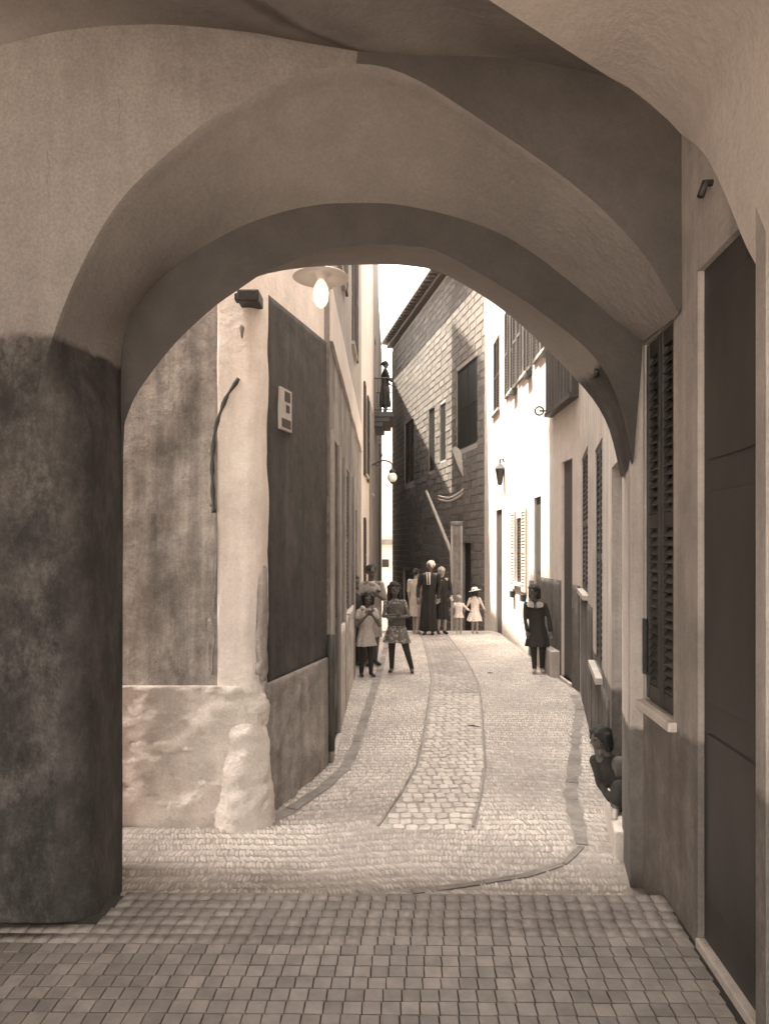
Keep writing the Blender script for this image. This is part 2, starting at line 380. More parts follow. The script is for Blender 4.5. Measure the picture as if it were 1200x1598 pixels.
# pebbles on edge, in rows across the street that lean by turns
px, py, prz, lean = [], [], [], []
y = 3.86; row = 0
while y < 16.4:
    step = .024 if y < 7 else .030
    xs = np.arange(-3.2 if y < 5 else -.9, 2.75, step); xs = xs + rng.normal(0, .003, len(xs)) + (row % 2) * step / 2
    wave = .05 * np.sin(xs * 1.9 + .5) + .02 * np.sin(xs * 5.1 + row * .1)
    slant = np.where(y < 5.1, .32 * np.sin(xs * 2.2 + y * 2.0) + .15, .10 * np.sin(xs * 1.3 + y))
    px.append(xs); py.append(y + wave + rng.normal(0, .006, len(xs))); prz.append((1 if row % 2 else -1) * .20 + slant + rng.normal(0, .09, len(xs))); lean.append(np.full(len(xs), (row % 2) * 2 - 1.))
    y += .088 if y < 7 else .098; row += 1
px = np.concatenate(px); py = np.concatenate(py); prz = np.concatenate(prz); lean = np.concatenate(lean)
keep = ~((px > xl(py) - .015) & (px < xr(py) + .015) & (py > 4.9))
keep &= dist_poly(px, py, GUT_R) > .058; keep &= dist_poly(px, py, GUT_R2) > .032; keep &= dist_poly(px, py, GUT_L) > .060
rwx = np.where(py < 9.5, 1.43 + .231 * (py - 4), 2.7); keep &= px < rwx - .03
lwx = np.where(py < 4.95, -9, np.where(py < 6.4, -.925 + .278 * (py - 5), -.5)); keep &= px > lwx + .03
keep &= rng.random(len(px)) > .015
px, py, prz, lean = px[keep], py[keep], prz[keep], lean[keep]; n = len(px)
hexr = [(math.cos(a), math.sin(a)) for a in [math.pi / 3 * i for i in range(6)]]
PV = [(x, y, -1.0) for x, y in hexr] + [(x * .90, y * .92, -.22) for x, y in hexr] + [(0, 0, 0)]
PF = [(i, (i + 1) % 6, 6 + (i + 1) % 6, 6 + i) for i in range(6)] + [(6 + i, 6 + (i + 1) % 6, 12) for i in range(6)]
low = noise_v = np.array([noise.noise((x * .9, y * .9, 3.1)) for x, y in zip(px, py)])
zz = np.array([street_z(v) for v in py]) + .011 + rng.normal(0, .0018, n) + low * .004
sc_ = np.stack([rng.uniform(.0108, .0138, n), rng.uniform(.038, .050, n), np.full(n, .034)], 1)
scatter('pebbles', PV, PF, np.stack([px, py, zz], 1), prz, sc_, np.clip(rng.normal(.5, .15, n) + low * .4, 0, 1), M['peb'], street, lean * .35, True)
for u, v, L_, lab in ((740, 1137, .07, 'dark twig lying on the edge of the sett strip'), (765, 1053, .05, 'small dark leaf beside the sett strip near the crest'), (935, 1215, .05, 'dark leaf beside the wall near the seated child')):
    gx, gy = G(u, v); a = random.uniform(-.4, .4); m_ = MB()
    m_.tube([(gx - L_ * math.cos(a), gy - L_ * math.sin(a), GZ + .024), (gx - .2 * L_, gy + .01, GZ + .028), (gx + .3 * L_, gy - .008, GZ + .026), (gx + L_ * math.cos(a), gy + L_ * math.sin(a), GZ + .023)], [.004, .010, .007, .003], 6)
    tag(m_.build('twig' if L_ > .06 else 'leaf', M['iron']), lab, 'litter')

# ------------------------------------------------------------------ the vaulted passage we stand in
pas = thing('vaulted_passage', 'vaulted porch with plastered arch, dark painted dado and side door', 'passage', (0, 0, 0))
def resample(pts, n):
    pts = [Vector(p) for p in pts]; L = [0]
    for a, b in zip(pts[:-1], pts[1:]): L.append(L[-1] + (b - a).length)
    # Catmull-Rom along the arc length
    def at(t):
        s_ = t * L[-1]; i = min(max(j for j in range(len(L)) if L[j] <= s_ + 1e-9), len(pts) - 2)
        q = (s_ - L[i]) / max(1e-9, L[i + 1] - L[i]); p0, p1, p2, p3 = pts[max(i - 1, 0)], pts[i], pts[i + 1], pts[min(i + 2, len(pts) - 1)]
        return .5 * ((2 * p1) + (p2 - p0) * q + (2 * p0 - 5 * p1 + 4 * p2 - p3) * q * q + (3 * p1 - p0 - 3 * p2 + p3) * q ** 3)
    return [tuple(at(i / (n - 1))) for i in range(n)]
Y1, Y2, Y3 = 3.42, 4.0, 4.38
pxs = lambda lst, Y: [P(u, v, Y) for u, v in lst]
B_j = resample(pxs([(84, 1441), (92, 1200), (94, 950), (90, 820), (78, 730), (60, 680), (55, 640)], Y1), 24)
B_a = resample(pxs([(55, 640), (66, 580), (90, 500), (130, 412), (200, 300), (300, 205), (400, 143), (480, 110), (560, 97), (640, 118), (760, 190), (900, 290), (1000, 390), (1058, 490)], Y1), 56)
C_j = resample(pxs([(188, 1420), (190, 1200), (190, 950), (190, 800), (190, 700), (190, 600), (190, 560)], Y2), 24)
C_a = resample(pxs([(190, 560), (196, 512), (215, 478), (250, 436), (300, 395), (360, 361), (420, 338), (480, 322), (540, 315), (640, 320), (780, 365), (900, 450), (960, 500), (1001, 532)], Y2), 56)
D_j = resample(pxs([(190, 1420), (191, 1200), (191, 950), (192, 800), (192, 740), (193, 700), (195, 660)], Y2), 24)
D_a = resample(pxs([(195, 660), (208, 625), (230, 590), (275, 532), (330, 480), (372, 450), (420, 420), (490, 395), (560, 382), (640, 384), (700, 400), (850, 490), (945, 580), (988, 720)], Y2), 56)
E_j = resample(pxs([(170, 1440), (172, 1200), (174, 950), (175, 800), (176, 740), (178, 700), (180, 660)], Y3), 24)
E_a = resample(pxs([(180, 660), (200, 610), (228, 565), (280, 510), (335, 465), (380, 440), (425, 424), (500, 414), (580, 411), (640, 415), (700, 431), (800, 496), (900, 592), (948, 660), (970, 745)], Y3), 56)
def mid(a, b, k=(.08, .92), j=.004):
    rings = [a]
    for t in k: rings.append([tuple(Vector(p).lerp(Vector(q), t)) for p, q in zip(a, b)])
    return rings + [b]
def rough(r, amp=.010, fr=1.7, keepY=False):       # hand-trowelled unevenness
    out = []
    for p in r:
        v = noise.noise_vector((p[0] * fr, p[1] * fr, p[2] * fr)) * amp
        out.append((p[0] + v.x, p[1] + (0 if keepY else v.y), p[2] + v.z))
    return out
Bf = rough(B_j + B_a[1:], .012, 1.7, True); Cf = rough(C_j + C_a[1:], .012, 1.7, True); Df = rough(D_j + D_a[1:], .010, 1.9, True); Ef = rough(E_j + E_a[1:], .010, 1.9, True)
def rounded(a, b, inset=.03):
    rings = [a]
    for t in (.06, .2, .4, .6, .8, .94): rings.append([tuple(Vector(p).lerp(Vector(q), t)) for p, q in zip(a, b)])
    return [a] + [rough(r, .006, 3) for r in rings[1:]] + [b]
Mf = []
for i, (p, q) in enumerate(zip(Bf, Cf)):
    a = Vector(p).lerp(Vector(q), .09)
    wgt = 1.0 if p[2] < 2.35 else max(0, 1 - (p[2] - 2.35) / .55)
    if p[0] > 0: wgt = 0
    b = Vector((-1.492 - .03 * noise.noise((1.1, a.z * 1.2, 4)) - (.0 if a.z > .25 else -.05 * (1 - a.z / .25)), 3.53, a.z)); Mf.append(tuple(a.lerp(b, wgt * wgt * (3 - 2 * wgt))))
M0 = []
for p, q in zip(Bf, Mf):                       # rounded arris of the pier
    a = Vector(p).lerp(Vector(q), .5); a.y -= .5 * (a.y - Y1); M0.append(tuple(a))
sof = [Bf, M0] + rounded(Mf, Cf)
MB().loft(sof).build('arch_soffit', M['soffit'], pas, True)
MB().loft(rounded(Cf, Df)).build('inner_arch_face', M['dark_ring'], pas, False)
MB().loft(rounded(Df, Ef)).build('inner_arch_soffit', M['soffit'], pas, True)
nB = len(B_j); ia = max(range(len(Bf)), key=lambda i: Bf[i][2])      # apex
EL = pxs([(-520, 300), (-300, 178), (-150, 115), (0, 70), (80, 50), (150, 41), (230, 37), (300, 40), (400, 51), (480, 66), (558, 79)], Y1)
ER = pxs([(558, 79), (640, 85), (720, 86), (800, 90), (880, 104), (960, 124), (1010, 158), (1040, 184), (1063, 209)], Y1)
EL = resample(EL, 30); ER = resample(ER, 24)
x_out = -3.55
wallL = MB(); seg = Bf[:ia + 1]
left = [(x_out, Y1, -.05), (x_out, Y1, EL[0][2])] + EL
wallL.poly([(p[0], Y1, p[2]) for p in seg] + [(p[0], Y1, p[2]) for p in left[::-1]])
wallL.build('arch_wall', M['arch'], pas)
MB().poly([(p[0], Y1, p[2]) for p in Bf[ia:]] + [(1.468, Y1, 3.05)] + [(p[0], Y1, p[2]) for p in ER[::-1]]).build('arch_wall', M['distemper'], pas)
# groin vault over the near bay
def Gr(t): return Vector((lerp(1.14, -1.6, t), lerp(Y1, 1.49, t), lerp(ER[16][2], 4.2, t)))
k5 = min(range(len(ER)), key=lambda i: abs(ER[i][0] - 1.14)); g0 = Vector(ER[k5])
def Gr(t): return g0 + (Vector((-1.6, 1.49, 4.2)) - g0) * t
row0 = [Vector(p) for p in EL] + [Vector(p) for p in ER[:k5 + 1]]
fr = [(p.x - row0[0].x) / (row0[-1].x - row0[0].x) for p in row0]; rows = []
for j in range(13):
    t = j / 12; g = Gr(t)
    rows.append([(lerp(-4.0 if j else row0[0].x, g.x, f), lerp(lerp(Y1, 1.49, t), g.y, f), lerp(p.z, max(p.z, 4.2), t)) for f, p in zip(fr, row0)])
rows[0] = [tuple(p) for p in row0]
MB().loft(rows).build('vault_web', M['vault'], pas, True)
K = [tuple(Gr(t)) for t in (.75, .5, .3, .19, .1, 0)] + [tuple(p) for p in ER[k5 + 1:]] + [(1.444, 3.15, 3.66), (1.428, 2.93, 3.38), (1.410, 2.66, 2.97), (1.39, 2.40, 2.72), (1.37, 2.1, 2.6)]
K = resample(K, 40)
K2 = resample([P(u, v, Y) for u, v, Y in ((200, -700, 1.3), (700, -620, 1.5), (1050, -380, 1.8), (1290, -60, 2.0), (1328, 250, 1.95), (1365, 480, 1.8))], 40)
rows = []
for j in range(13):
    t = j / 12
    rows.append([tuple(Vector(a).lerp(Vector(b), t) + Vector((-.01, -.06, .08)) * math.sin(math.pi * t)) for a, b in zip(K, K2)])
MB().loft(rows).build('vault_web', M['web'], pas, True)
# masonry behind the plaster; unseen roof slab and left wall added, dimming the porch
m_ = MB(); m_.box(-3.55, -1.86, 3.44, 4.15, -.3, 5.1); m_.box(-4.3, 2.2, -3.0, 4.36, 4.72, 5.1); m_.box(-4.3, -4.0, -3.0, 3.44, -.3, 4.72); m_.box(1.75, 2.2, -3.0, 4.3, -.3, 4.72)
m_.build('masonry', M['arch'], pas)
out = [(max(-3.5, p[0] * 2.2 if p[0] < 0 else p[0] * 1.5), Y3, 5.0 if p[2] > 2.4 else p[2]) for p in Ef]
MB().loft([Ef, out]).build('street_face', M['white'], pas)

class Wall:
    """local frame on a facade: s along it, d out of it towards the street"""
    def __init__(s, p0, p1, side):
        s.p = Vector((p0[0], p0[1], 0)); q = Vector((p1[0], p1[1], 0)); s.L = (q - s.p).length; s.t = (q - s.p) / s.L
        s.n = Vector((s.t.y, -s.t.x, 0)) if side > 0 else Vector((-s.t.y, s.t.x, 0))
    def at(s, a, z, d=0): return tuple(s.p + s.t * a + s.n * d + Vector((0, 0, z)))
    def sY(s, Y): return (Y - s.p.y) / s.t.y
    def box(s, mb, s0, s1, z0, z1, d0, d1, m=0):
        vs = [s.at(a, z, d) for z in (z0, z1) for d in (d0, d1) for a in (s0, s1)]
        return mb.add(vs, [(0, 2, 3, 1), (4, 5, 7, 6), (0, 1, 5, 4), (2, 6, 7, 3), (0, 4, 6, 2), (1, 3, 7, 5)], m)
    def skin(s, mb, s0, s1, z0, z1, ops, th=.3, m=0):
        """wall of thickness th with openings (s0, s1, z0, z1)"""
        cuts = sorted({s0, s1, *[c for o in ops for c in o[:2] if s0 < c < s1]})
        for a, b in zip(cuts[:-1], cuts[1:]):
            mids = (a + b) / 2; holes = sorted([(o[2], o[3]) for o in ops if o[0] < mids < o[1]]); z = z0
            for h0, h1 in holes:
                if h0 > z: s.box(mb, a, b, z, h0, -th, 0, m)
                z = max(z, h1)
            if z < z1: s.box(mb, a, b, z, z1, -th, 0, m)
        return mb
# side wall of the porch: louvred window and dark door
RWL = Wall((RW(4.06), 4.06), (RW(1.0), 1.0), 1)          # runs towards the camera, normal to the left
if RWL.n.x > 0: RWL.n = -RWL.n
sy = lambda Y: RWL.sY(Y)
wy0, wy1 = sy(4.03), sy(3.545); dy0, dy1 = sy(3.22), sy(2.61)
m_ = MB(); RWL.skin(m_, 0, RWL.L, -.4, 4.7, [(wy0, wy1, .97, 3.03), (dy0, dy1, .02, 3.14)], .28)
m_.build('side_wall', M['rwall'], pas)
m_ = MB(); RWL.box(m_, wy0 - .02, wy1 + .05, .915, .965, -.1, .045); m_.build('window_sill', M['stone_white'], pas, bevel=.006)
m_ = MB(); RWL.box(m_, wy0, wy1, .97, 3.03, -.27, -.22); m_.build('window_pane', M['pane'], pas)
wd = (wy1 - wy0) / 2
for k in range(2):
    a, b = wy0 + k * wd + .006, wy0 + (k + 1) * wd - .006; m_ = MB()
    for q in ((a, a + .038), (b - .038, b)): RWL.box(m_, *q, .985, 3.02, -.055, -.010)
    for z0_, z1_ in ((.985, 1.07), (1.96, 2.04), (2.94, 3.02)): RWL.box(m_, a + .038, b - .038, z0_, z1_, -.05, -.015)
    leaf = m_.build('shutter', M['wood'], pas, bevel=.003)
    for z0_, z1_ in ((1.07, 1.96), (2.04, 2.94)):
        n = int((z1_ - z0_) / .048)
        for i in range(n):
            zc = z0_ + (i + .5) * (z1_ - z0_) / n; m2 = MB(); op = .022 if i % 7 else .016
            m2.add([RWL.at(s_, zc + dz, d) for s_ in (a + .038, b - .038) for d, dz in ((-.053, op), (-.047, op + .005), (-.011, -op), (-.017, -op - .005))],
                   [(0, 1, 2, 3), (7, 6, 5, 4), (0, 4, 5, 1), (1, 5, 6, 2), (2, 6, 7, 3), (3, 7, 4, 0)])
            m2.build('slat', M['wood'], leaf)
m_ = MB(); RWL.box(m_, dy0, dy1, .02, 3.14, -.1, -.03); door = m_.build('door', M['door'], pas)
for z0_, z1_ in ((.25, 1.0), (1.15, 2.1), (2.25, 3.0)):
    m_ = MB(); RWL.box(m_, dy0 + .06, dy1 - .06, z0_, z1_, -.03, -.018); m_.build('panel', M['door'], door, bevel=.006)
m_ = MB(); RWL.box(m_, dy0 + .0, dy1 + .3, -.01, .035, -.12, .012); m_.build('door_step', M['stone_white'], pas, bevel=.005)
m_ = MB(); RWL.box(m_, dy1 + .005, dy1 + .09, .0, 3.2, 0, .018); m_.build('door_frame', M['rwall'], pas, bevel=.004)
m_ = MB(); RWL.box(m_, sy(4.03), sy(3.985), 1.12, 1.44, 0.0, .012); m_.build('bolt_plate', M['iron'], pas)
hk = Vector(P(936, 580, 4.1)); MB().tube([hk + Vector((.03, 0, .05)), hk, hk + Vector((-.03, -.02, -.03)), hk + Vector((-.035, -.05, .0))], .013).build('iron_hook', M['iron'], pas, True)
hk = Vector(P(1100, 285, 3.05)); MB().tube([hk + Vector((.05, 0, 0)), hk + Vector((-.0, 0, -.0)), hk + Vector((-.02, 0, -.06))], .016).build('iron_hook', M['iron'], pas, True)

for pts in (((72, 232), (76, 260), (73, 290), (78, 306)), ((185, 150), (187, 180), (183, 212)), ((262, 102), (275, 125), (264, 150), (268, 170)), ((20, 420), (40, 436), (58, 430))):
    c_ = resample([P(u, v, Y1 - .001) for u, v in pts], 14); c_ = [(p[0] + random.uniform(-.004, .004), p[1], p[2]) for p in c_]
    MB().tube(c_, [.0006] + [random.uniform(.0012, .0028) for _ in range(12)] + [.0006], 5).build('crack', M['gutter'], pas)
# ------------------------------------------------------------------ corner house on the left
def rough_panel(wl, s0, s1, z0, z1, d, name, mat, parent, nx=24, nz=40, amp=.012, fr=2.2, back=.2):
    m_ = MB(); rows = []
    for j in range(nz + 1):
        z = lerp(z0, z1, j / nz); r_ = []
        for i in range(nx + 1):
            a = lerp(s0, s1, i / nx); p = Vector(wl.at(a, z, d))
            edge = min(1, 6 * min(i, nx - i, j if z0 > 0 else 99, nz - j) / nx + .25)
            h = noise.fractal((p.x * fr, p.y * fr, z * fr), 1.0, 2.0, 4) * amp * edge
            r_.append(wl.at(a, z, d + h))
        rows.append([wl.at(s0, z, d - back)] + r_ + [wl.at(s1, z, d - back)])
    n = nx + 3
    rows = [[wl.at(lerp(s0, s1, min(1, max(0, (i - 1) / nx))), z0, d - back) for i in range(n)]] + rows + [[wl.at(lerp(s0, s1, min(1, max(0, (i - 1) / nx))), z1, d - back) for i in range(n)]]
    m_.loft(rows); return m_.build(name, mat, parent, True)
ch = thing('corner_house', 'house corner with white quoin strip, stained plaster and dark panel with notice', 'house', (-.93, 5.0, GZ))
ch_in = lambda o: (setattr(o, 'matrix_parent_inverse', Matrix.Translation((.93, -5.0, -GZ))), o)[1]
CB = (-.925, 5.0); CE = (-.536, 6.4)
W1_ = Wall((-5.5, 5.0), CB, -1); W1_.n = Vector((0, -1, 0))
W2_ = Wall(CB, CE, 1)
if W2_.n.x < 0: W2_.n = -W2_.n
X2s = lambda x: x + 5.5
m_ = MB(); m_.add([(-5.5, 5.03, -.4), (-.95, 5.03, -.4), (-.56, 6.42, -.4), (-.56, 12, -.4), (-5.5, 12, -.4)] + [(-5.5, 5.03, 11), (-.95, 5.03, 11), (-.56, 6.42, 11), (-.56, 12, 11), (-5.5, 12, 11)],
                  [(0, 1, 2, 3, 4), (5, 6, 7, 8, 9), (0, 1, 6, 5), (1, 2, 7, 6), (2, 3, 8, 7), (3, 4, 9, 8), (4, 0, 5, 9)])
ch_in(m_.build('masonry', M['white'], ch))
xq = P(340, 0, 5.0)[0]; zpl = 0.855
ch_in(rough_panel(W1_, X2s(-3.2), X2s(xq) + .01, zpl - .05, 8.2, 0.0, 'stained_wall', M['dirty'], ch, 60, 110, .022, 2.6))
# white quoin strip wraps round the corner
def corner_strip(z0, z1, out_, sL, sR, name, mat, amp, fr, nz=80, rad=.09, flare=lambda z: 0, nc=8):
    """strip folded round the rounded house corner: sL metres along the front, sR along the side"""
    c = Vector((CB[0], CB[1], 0)); t1 = Vector((-1, 0, 0)); n1 = Vector((0, -1, 0)); t2 = W2_.t; n2 = W2_.n
    rows = []
    for j in range(nz + 1):
        z = lerp(z0, z1, j / nz); e = out_ + flare(z); pts = []
        nf = max(11, int(sL / .035))
        for i in range(nf): pts.append((c + t1 * lerp(sL, rad, i / (nf - 1)) + n1 * e, n1))
        for i in range(1, nc):
            a = i / nc; nn = n1.lerp(n2, a).normalized(); ctr = c + t1 * rad * (1 - a) + t2 * rad * a
            bul = math.sin(math.pi * a) * rad * .34
            pts.append((ctr + nn * (e + bul), nn))
        for i in range(9): pts.append((c + t2 * lerp(rad, sR, i / 8) + n2 * e, n2))
        r_ = []
        for k, (p, nn) in enumerate(pts):
            h = noise.fractal((p.x * fr, p.y * fr, z * fr), 1.0, 2.0, 4) * amp * (.55 if sL > 1 else 1)
            if sL > 1: h -= .022 * max(0, min(1, 6 * (noise.fractal((p.x * 2.6 + 9, p.y * 2.6, z * 2.6), .7, 2.1, 6) - .05)))      # spalled patches
            r_.append(tuple(p + nn * h + Vector((0, 0, z))))
        r_ = [tuple(Vector(r_[0]) - n1 * .1)] + r_ + [tuple(Vector(r_[-1]) - n2 * .1)]
        rows.append(r_)
    rows = rows + [[tuple(Vector(p) + Vector((.0, .09, 0))) for p in rows[-1]]]
    return MB().loft(rows).build(name, mat, ch, True)
ch_in(corner_strip(zpl - .05, 8.2, .012, CB[0] - xq, .165, 'quoin_strip', M['white'], .016, 2.4))
ch_in(corner_strip(-.3, zpl, .045, 2.3, .12, 'plinth', M['plinth'], .045, 3.8, 110))
ch_in(rough_panel(W2_, .115, W2_.sY(6.35), -.3, zpl - .01, .040, 'side_plinth', M['side_plinth'], ch, 40, 40, .022, 4, .12))
gs = MB(); rows = []                                 # rounded guard stone against the corner
for j in range(44):
    t = j / 43; z = lerp(-.25, .66, t); r_ = lerp(.26, .15, t ** .8) * (1 if t < .82 else math.sqrt(max(.02, 1 - ((t - .82) / .18) ** 2)))
    ring = []
    for i in range(48):
        a = 2 * math.pi * i / 48; p = Vector((-1.02 + .115 * 0 + r_ * .95 * math.cos(a), 5.07 + r_ * .9 * math.sin(a), z))
        h = noise.fractal((p.x * 7, p.y * 7, z * 5), .6, 2.1, 7) * .020
        ring.append((p.x + math.cos(a) * h, p.y + math.sin(a) * h, z))
    rows.append(ring)
gs.loft(rows, 0, True, True); ch_in(gs.build('guard_stone', M['plinth'], ch, True))
# dark painted panel on the side, with its notice
a0, a1 = W2_.sY(5.165), W2_.sY(6.36)
ch_in(rough_panel(W2_, a0, a1, zpl - .03, 3.74, .016, 'dark_panel', M['panel'], ch, 26, 60, .006, 3, .1))
n0, n1_ = W2_.sY(5.335), W2_.sY(5.545)
zA, zB = P(0, 607, 5.43)[2], P(0, 672, 5.43)[2]
m_ = MB(); W2_.box(m_, n0, n1_, zB, zA, .01, .034); notice = ch_in(m_.build('notice', M['paper'], ch, bevel=.002))
for (fa, fb, ga, gb) in ((.35, .85, .70, .94), (.48, .78, .44, .62), (.10, .90, .06, .27)):
    m_ = MB(); W2_.box(m_, lerp(n0, n1_, fa), lerp(n0, n1_, fb), lerp(zB, zA, ga), lerp(zB, zA, gb), .03, .037); o = m_.build('print', M['ink_and_interior'], notice); o.matrix_parent_inverse = Matrix.Translation((0, 0, 0))
# loose cable, hole and bracket on the front
cab = [P(u, v, 4.975) for u, v in ((372, 590), (366, 600), (354, 618), (345, 640), (337, 665), (333, 690), (331, 730), (332, 770), (334, 800))]
ch_in(MB().tube(resample(cab, 24), [.014 + .005 * math.sin(i * 1.7) for i in range(24)], 8).build('cable', M['zinc'], ch, True))
br = Vector(P(392, 467, 4.93)); m_ = MB(); m_.box(br.x - .085, br.x + .07, br.y - .09, br.y + .1, br.z - .04, br.z + .045)
m_.box(br.x - .11, br.x - .085, br.y - .06, br.y + .02, br.z - .025, br.z + .03)
ch_in(m_.build('bracket', M['iron'], ch, bevel=.012))
o = MB().tube([P(377, 505, 4.99), P(378, 512, 4.985), P(378, 528, 4.985)], [.008, .02, .01]).build('nail_hole', M['gutter'], ch, True); ch_in(o)
dp = Vector(W2_.at(a1 + .03, 0, .05)); ch_in(MB().tube([(dp.x, dp.y, -.02), (dp.x, dp.y, .35), (dp.x, dp.y, .8), (dp.x, dp.y, 1.05)], .035).build('rain_pipe', M['zinc'], ch, True))

# ------------------------------------------------------------------ the rows of houses along the lane
def shutter(wl, s0, s1, z0, z1, d, parent, mat, n=None, open_=0):
    m_ = MB(); fw = min(.05, (s1 - s0) * .18); th = .035
    for q in ((s0, s0 + fw), (s1 - fw, s1)): wl.box(m_, *q, z0, z1, d, d + th)
    for z in (z0, (z0 + z1) / 2 - .03, z1 - .06): wl.box(m_, s0 + fw, s1 - fw, z, z + .06, d + .002, d + th - .002)
    n = n or int((z1 - z0) / .065)
    for i in range(n):
        z = z0 + .06 + (i + .5) * (z1 - z0 - .12) / n
        m_.add([wl.at(a, z + dz, d + dd) for a in (s0 + fw, s1 - fw) for dd, dz in ((.004, .022), (.009, .026), (.031, -.020), (.026, -.024))],
               [(0, 1, 2, 3), (7, 6, 5, 4), (0, 4, 5, 1), (1, 5, 6, 2), (2, 6, 7, 3), (3, 7, 4, 0)])
    return m_.build('shutter', mat, parent)
def house(name, label, wl, z0, z1, depth, ops, mat, loc=None, th=.28):
    t = thing(name, label, 'house')
    m_ = MB(); wl.skin(m_, 0, wl.L, z0, z1, [o[:4] for o in ops], th); wl.box(m_, 0, wl.L, z0, z1, -depth, -th - .002); m_.build('wall', mat, t)
    for o in ops:
        a, b, c, d_, kind = o
        if kind == 'door':
            m_ = MB(); wl.box(m_, a, b, c, d_, -.10, -.04); dr = m_.build('door', M['door'], t)
            m_ = MB(); wl.box(m_, a + .08, b - .08, c + .2, (c + d_) / 2 - .1, -.04, -.03); wl.box(m_, a + .08, b - .08, (c + d_) / 2 + .1, d_ - .15, -.04, -.03); m_.build('panel', M['door'], dr)
            m_ = MB(); wl.box(m_, a - .02, b + .02, c - .3, c, -.2, .05); m_.build('door_step', M['kerb'], t)
        elif kind == 'recess': pass
        else:
            m_ = MB(); wl.box(m_, a, b, c, d_, -.24, -.21); pn = m_.build('window', M['pane'], t)
            m_ = MB(); wl.box(m_, (a + b) / 2 - .03, (a + b) / 2 + .03, c, d_, -.21, -.18); wl.box(m_, a, b, (c + d_) / 2 - .02, (c + d_) / 2 + .02, -.209, -.185); m_.build('glazing_bar', M['woodm'], pn)
            m_ = MB(); wl.box(m_, a - .05, b + .05, c - .06, c - .005, -.15, .06); m_.build('window_sill', M['kerb'], t)
            if 'S' in kind: shutter(wl, a + .01, (a + b) / 2 - .005, c, d_, -.05, t, M['wood']); shutter(wl, (a + b) / 2 + .005, b - .01, c, d_, -.05, t, M['wood'])
            if 'O' in kind: w_ = (b - a) / 2; shutter(wl, a - w_ - .02, a - .02, c, d_, .004, t, M['wood']); shutter(wl, b + .02, b + w_ + .02, c, d_, .004, t, M['wood'])
    return t
# left, first house of the lane
WL2 = Wall((-.51, 6.42), (-.48, 14.0), 1)
if WL2.n.x < 0: WL2.n = -WL2.n
s2 = WL2.sY
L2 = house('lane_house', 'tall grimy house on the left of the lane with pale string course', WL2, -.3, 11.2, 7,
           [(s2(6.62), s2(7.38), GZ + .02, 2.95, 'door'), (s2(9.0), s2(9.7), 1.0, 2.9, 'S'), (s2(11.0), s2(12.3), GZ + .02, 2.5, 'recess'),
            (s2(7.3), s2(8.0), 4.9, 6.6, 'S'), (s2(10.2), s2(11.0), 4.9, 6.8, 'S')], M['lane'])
def zband(Y): return 1.85 + (Y * .338 if False else 2.15)
m_ = MB()
for i in range(30):
    a, b = lerp(0.02, WL2.L, i / 30), lerp(0.02, WL2.L, (i + 1) / 30)
    WL2.box(m_, a, b + .001, 3.78 + .03 * noise.noise((a, 1, 2)), 4.26 + .03 * noise.noise((a, 5, 2)), -.05, .03)
m_.build('string_course', M['bright'], L2)
m_ = MB(); WL2.box(m_, 0, s2(12.5), 11.202, 17, -7, 0); m_.build('shade_storey', M['lane_up'], L2)  # unseen block added to set the sun's edge on the white house
m_ = MB(); WL2.skin(m_, 0.0, WL2.L, 4.27, 11.19, [(s2(7.3), s2(8.0), 4.9, 6.6), (s2(10.2), s2(11.0), 4.9, 6.8)], .05); 
for i in range(len(m_.v)):
    p = Vector(m_.v[i]) + WL2.n * .012; m_.v[i] = tuple(p)
m_.build('upper_facing', M['lane_up'], L2)
for a, b, h in ((7.62, 8.35, .95), (8.55, 10.55, .98), (12.4, 13.9, 1.0)):
    rough_panel(WL2, s2(a), s2(b), -.3, h, .03, 'lane_plinth', M['lane_low'], L2, 14, 14, .012, 4, .1)
for a, b in ((6.44, 6.62), (7.38, 7.58), (8.36, 8.54), (10.6, 10.95)):
    m_ = MB(); WL2.box(m_, s2(a), s2(b), GZ, 2.95, 0, .035); m_.build('door_jamb', M['lane_up'], L2, bevel=.01)
m_ = MB(); WL2.box(m_, s2(11.0), s2(12.3), GZ, 2.5, -.278, -.27); m_.build('doorway_back', M['door'], L2)
shutter(WL2, s2(8.05), s2(8.4), 4.9, 6.6, .03, L2, M['woodm']); shutter(WL2, s2(11.05), s2(11.45), 4.9, 6.8, .03, L2, M['woodm'])
# left, second house with the balcony
WL3a = Wall((-.47, 14.02), (-.32, 19.5), 1)
if WL3a.n.x < 0: WL3a.n = -WL3a.n
t3 = WL3a.sY
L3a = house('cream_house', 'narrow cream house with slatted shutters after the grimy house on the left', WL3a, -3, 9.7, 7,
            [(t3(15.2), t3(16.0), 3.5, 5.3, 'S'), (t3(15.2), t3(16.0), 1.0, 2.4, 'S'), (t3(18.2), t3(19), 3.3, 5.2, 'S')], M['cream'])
m_ = MB(); WL3a.box(m_, t3(17.2), WL3a.L, -3, 5.5, 0, .03); m_.build('brown_facing', M['brown'], L3a)
shutter(WL3a, t3(14.7), t3(15.1), 3.4, 5.4, .01, L3a, M['wood']); shutter(WL3a, t3(16.1), t3(16.6), 3.4, 5.4, .01, L3a, M['wood']); shutter(WL3a, t3(14.75), t3(15.15), .9, 2.5, .01, L3a, M['wood'])
WL3 = Wall((-.32, 19.52), (-.20, 24.0), 1)
if WL3.n.x < 0: WL3.n = -WL3.n
s3 = WL3.sY
L3 = house('balcony_house', 'tall pale house with iron balcony further up the left side', WL3, -3, 17.0, 7, [(s3(20.6), s3(21.6), 5.85, 8.2, 'door')], M['lane_up'])
bz = 5.83; sa_, sb_ = s3(20.2), s3(22.1)
